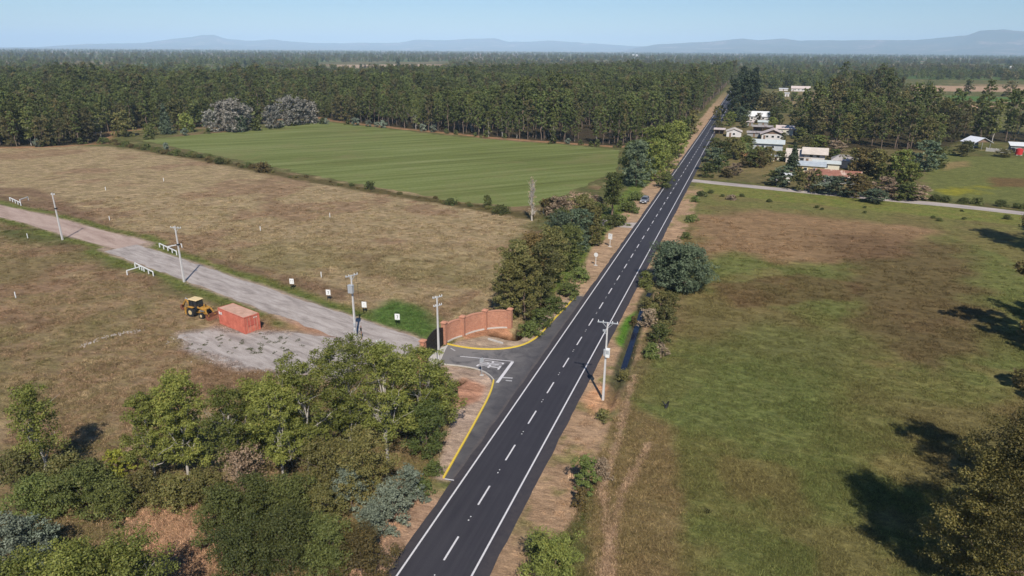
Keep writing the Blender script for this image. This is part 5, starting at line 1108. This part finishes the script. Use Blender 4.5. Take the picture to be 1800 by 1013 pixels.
for k in range(15):
    y=[455,470,485,500,515,530,545,560,575,592,610,630,655,680,710][k];x=9.5+(k%3)*5+rh.random()*2
    if k==0: PM=treemesh(810,27,5.2,M['pine'],M['bark'],base=.03,nl=4200,L=1.05,shape='column',nb=40,limbs=4,br=1.9)
    plant('roadside_pine','very dark tall tree of the row shading the far road','tree',(x,y),PM,rh.random()*6,rh.uniform(.82,1.08),'dark tall trees shading the road')
GB=GP([(1240,245),(1300,180),(1440,185),(1460,250),(1510,290),(1600,300),(1600,345),(1520,345),(1400,330),(1330,300),(1250,315)])
HS=GP([(1430,289),(1403,285),(1486,292),(1424,302),(1452,298),(1473,320),(1376,318),(1289,238),(1358,243),(1349,262),(1379,236),(1331,208),(1325,241),(1407,161)])
gn=0
while gn<44:
    px=rh.uniform(1240,1600);py=rh.uniform(182,345);g=G(px,py)
    if sdpoly(np.array([g[0]]),np.array([g[1]]),GB)[0]<2: continue
    if any(abs(g[0]-q[0])<8 and -13<g[1]-q[1]<7 for q in HS): continue
    k=rh.integers(6);mt=['olive','dark','deepblue','willow','autumn','bright'][k];gn+=1
    o=thing('garden_tree','small leafy tree among the gardens of the hamlet','tree',(g[0],g[1],0),rh.random()*6,'small garden trees of the hamlet');o.scale=(rh.uniform(.5,.95),)*2+(rh.uniform(.3,.75),);m_=vm(mt,'round',0,0);link('crown',m_[0],o);link('trunk',m_[1],o)
def palm(px,py,h,lb,dead=False):
    g=G(px,py);o=thing('palm_tree',lb,'palm tree',(g[0],g[1],0));V,Fs=tubes([(wob(rng,(0,0,-.1),(0,0,h),6,.05),np.linspace(.45,.35,6))]);link('trunk',npmesh('trunk',V,Fs,M['bark'],smooth=True),o)
    def fronds(n,m,nm,lo,hi,Lf):
        VV=[];t=[];rg=np.random.default_rng(int(px))
        for i in range(n):
            a=i*2.399;el=rg.uniform(lo,hi);Ls=Lf*rg.uniform(.8,1.1);pr=[]
            for k in range(9):
                s=k/8;pr.append(np.array([math.cos(a)*Ls*s,math.sin(a)*Ls*s,h+math.sin(el)*Ls*s-s*s*Ls*.55]))
            side=np.array([-math.sin(a),math.cos(a),0])
            for k in range(8):
                for sd in(-1,1):
                    w0=.75*math.sin(math.pi*(k/8*.85+.1))
                    p0,p1=pr[k],pr[k+1];q=(p0+p1)/2+side*sd*w0+np.array([0,0,-.25*w0]);VV+=[p0,p1,q+(p1-p0)*.9,q+(p1-p0)*.2];t+=[rg.random()]*4
        link(nm,npmesh(nm,VV,np.arange(len(VV)).reshape(-1,4),m,attrs=dict(tint=t)),o)
    fronds(46,M['palm'],'fronds',-.1,1.2,3.4)
    if dead: fronds(26,M['deadpalm'],'dead_fronds',-1.1,-.3,2.4)
palm(1304,277,4.5,'palm with a skirt of orange dead fronds',True);palm(1335,281,3.6,'broad green palm right of the one with dead fronds')
# small bushes on the south side of the side road
for i,(px,py) in enumerate([(1304,346),(1352,356),(1436,366),(1445,369),(1520,375),(1640,384),(1651,389),(1695,386),(1250,340),(1270,346),(1520,366),(1690,372),(1770,385)]):
    plant('roadside_shrub','small dark bush on the green strip south of the side road','shrub',G(px,py),HM[1],i,rh.uniform(.2,.45),'small bushes south of the side road')
# low hedge between the side road and the flowers
for i,p in enumerate(resample(GP([(1600,350),(1690,356),(1760,363),(1850,372)]),3.4)):
    plant('roadside_shrub','dark shrub in the low hedge between the side road and the east pasture','shrub',p+rh.normal(size=2)*.5,HM[1],i,rh.uniform(.45,.75),'shrubs of the side road hedge')

wr_=np.random.default_rng(31);wv=[]
for k in range(36):
    q=G(*(np.array([475,612])+wr_.normal(size=2)*[42,14]));wv.append((q[0],q[1],.08,wr_.uniform(.15,.5),wr_.uniform(.15,.5),.14))
for k in range(24):
    q=G(*(np.array([385,600])+wr_.normal(size=2)*[28,10]));wv.append((q[0],q[1],.06,wr_.uniform(.15,.4),wr_.uniform(.15,.4),.1))
V,Fs,t=leafcloud(wr_,wv,3000,.12);tag(link('yard_weeds',npmesh('yard_weeds',V,Fs,M['dark'],attrs=dict(tint=t))),'dark low weeds creeping over the gravel yard',kind='stuff')
# ------------------------------------------------------------------ grass tufts
def tuft(seed,n,hh,sp):
    rg=np.random.default_rng(seed);V=[];Fs=[];t=[]
    for i in range(n):
        b=np.array([*(rg.normal(size=2)*sp),0]);a=rg.random()*6.28;w_=.025+.02*rg.random();h=hh*rg.uniform(.5,1.1);ln=rg.normal(size=2)*hh*.7
        s=np.array([math.cos(a),math.sin(a),0])*w_;k=len(V);V+=[b-s,b+s,b+np.array([ln[0]*.7,ln[1]*.7,h*.6])+s*.6,b+np.array([ln[0],ln[1],h])];Fs.append((k,k+1,k+2,k+3));t+=[rg.random()]*4
    return V,Fs,t
def grassmat():
    m,nt,bs=mat('grass_blades');c=nd(nt,'ShaderNodeAttribute',attribute_name='icol',attribute_type='INSTANCER').outputs['Color'];t=nd(nt,'ShaderNodeAttribute',attribute_name='tint').outputs['Fac']
    c=mix(nt,1.,c,ramp(nt,t,[(0,(.6,.6,.6)),(1,(1.35,1.35,1.35))]),'MULTIPLY');nt.links.new(c,bs.inputs['Base Color']);bs.inputs['Roughness'].default_value=.8;bs.inputs['Specular IOR Level'].default_value=.15
    tr=nd(nt,'ShaderNodeBsdfTranslucent');nt.links.new(c,tr.inputs[0]);mx=nd(nt,'ShaderNodeMixShader');mx.inputs[0].default_value=.3
    nt.links.new(bs.outputs[0],mx.inputs[1]);nt.links.new(tr.outputs[0],mx.inputs[2]);nt.links.new(mx.outputs[0],nt.nodes['Material Output'].inputs['Surface']);return m
M['grass']=grassmat()
gs=[]
for k,(px,py) in enumerate([(1245,900),(300,700),(1105,760)]):
    V,Fs,t=tuft(k+1,40,.24,.26);g=G(px,py);o=link('grass_clump',npmesh('grass_clump',V,Fs,M['grass'],attrs=dict(tint=t)),None,(g[0],g[1],0));tag(o,['grass clump standing in the near pasture','grass clump in the near dry field','grass clump between the roadside pole and the ruts'][k],'grass clump');gs.append(o)
nG=120000;rgg=np.random.default_rng(77);rad=34*(230/34)**(rgg.random(nG)**.8);th=rgg.uniform(-.7,.7,nG);gx_=CAMX+rad*np.sin(th+YAW);gy_=rad*np.cos(th+YAW)
ok=(np.abs(gx_-CLX)>5.6)&(gy_>30);dd=np.minimum(dline(gx_,gy_,DRIVE),dline(gx_,gy_,DRIVE2));ok&=(dd>4.3)&(dline(gx_,gy_,SIDE)>3.2)
ok&=sdpoly(gx_,gy_,YARD)<.6;ok&=sdpoly(gx_,gy_,GREEN)<-1
ap=[(-3.2,112.6)]+KNs+KSs+[(-3.2,53.6)];ok&=sdpoly(gx_,gy_,ap)<-.6
for pz in([(470,555),(560,565),(640,590),(700,600),(760,640),(640,640),(560,640),(540,600)],[(790,606),(850,570),(905,575),(950,560),(1010,515),(1030,520),(940,610),(860,618),(800,612)],[(730,640),(862,655),(872,672),(858,700),(790,845),(765,840),(790,750),(800,690),(750,660)]):
    ok&=sdpoly(gx_,gy_,GP(pz))<0
ok&=~((gx_<-3)&(gx_>-9.5)&(gy_>108))
ok&=dline(gx_,gy_,DITCH)>1.1
dens=fbm(gx_,gy_,5,131,4);ok&=rgg.random(nG)<np.clip((dens-.3)*2.6,.25,1)*ss(215,90,gy_)
# trodden verges carry little grass
ok&=~((gx_>3)&(gx_<9.)&(gy_<225)&(rgg.random(nG)<.85))
gx_=gx_[ok];gy_=gy_[ok];Ac,Bc=paint_ground(gx_,gy_);n=len(gx_);tt=rgg.random(n)[:,None];cc=(Ac*tt+Bc*(1-tt))*rgg.uniform(1.05,1.75,n)[:,None]
print('tufts',n)
scatter('grass',np.column_stack([gx_,gy_,ground_z(gx_,gy_)-.02]),rgg.random(n)*6.28,rgg.uniform(.55,1.25,n)*np.where(gy_>110,1.15,.9),rgg.integers(0,3,n),[[o] for o in gs],'dry and green grass tufts over the near fields',colors=cc)
# ------------------------------------------------------------------ hills on the horizon
def hills(name,prof,D,m,label,seed,depth=.22):
    "ridge given as (azimuth px, height in px above horizon), at distance D"
    px=np.arange(prof[0][0],prof[-1][0],4.);hp=np.interp(px,[p[0] for p in prof],[p[1] for p in prof])
    az=np.arctan((px-CX)/math.hypot(F,CX*0+(CY-87)))+YAW;hm=hp*D/1271.+10*np.clip(hp/5,0,1)
    hm=hm*(1+.0*az)+(fbm(px,px*0,26,seed,4)-.5)*D/1271.*2.2*np.clip(hp/6,0,1)
    K=14;V=[]
    for k in range(-K,K+1):
        s=k/K;dd=D*(1+depth*s);q=(1-abs(s))**1.15
        rid=fbm(px*1.0,px*0+k*9,22,seed+9,4);z=hm*q*(1-.45*(rid*4*abs(s)*(1-abs(s))))-(12 if abs(k)==K else 0)
        V.append(np.stack([CAMX+dd*np.sin(az),dd*np.cos(az),z],1))
    n=len(px);V=np.concatenate(V);R_=2*K+1;Fs=[(r*n+i,r*n+i+1,(r+1)*n+i+1,(r+1)*n+i) for r in range(R_-1) for i in range(n-1)]
    tag(link(name,npmesh(name,V,np.array(Fs),m,smooth=True)),label,kind='structure')
def hillmat():
    m,nt,bs=mat('wooded_hills');n=noise(nt,.0011,9,.7,objco(nt),.4);nt.links.new(ramp(nt,n,[(.42,(.045,.065,.035)),(.55,(.09,.085,.05)),(.62,(.28,.2,.15))]),bs.inputs['Base Color']);bs.inputs['Roughness'].default_value=.95;return m
M['hill']=hillmat()
hills('hills',[(-300,0),(60,1),(150,6),(250,8),(290,13),(330,17),(355,21),(375,21),(400,15),(440,13),(480,15),(510,12),(560,10),(640,11),(700,12),(728,17),(790,17),(820,19),(868,20),(890,15),(930,15),(960,17),(1040,13),(1100,9),(1200,8),(1400,6),(1900,3),(2100,0)],25000,M['hill'],'pale blue distant hills on the left and middle horizon',5)
hills('hills',[(1080,0),(1150,12),(1200,15),(1240,17),(1298,22),(1330,19),(1375,22),(1400,19),(1480,19),(1520,20),(1600,20),(1650,23),(1690,26),(1712,33),(1750,34),(1780,32),(1830,28),(1950,20),(2200,0)],19000,M['hill'],'blue hills rising on the right horizon',8)
# ------------------------------------------------------------------ air
hz=MB().box((0,14500,285),(76000,33000,574)).build('haze',None or M['ground']);hz.data.materials.clear();hm_=bpy.data.materials.new('haze');hm_.use_nodes=True;t_=hm_.node_tree;t_.nodes.clear()
ou=t_.nodes.new('ShaderNodeOutputMaterial');pv=t_.nodes.new('ShaderNodeVolumePrincipled');pv.inputs['Color'].default_value=(.55,.76,1,1);pv.inputs['Density'].default_value=6.6e-5;pv.inputs['Anisotropy'].default_value=-.3
t_.links.new(pv.outputs[0],ou.inputs['Volume']);hz.data.materials.append(hm_);hz.display_type='WIRE';tag(hz,'thin blue haze over the far plain',kind='stuff')
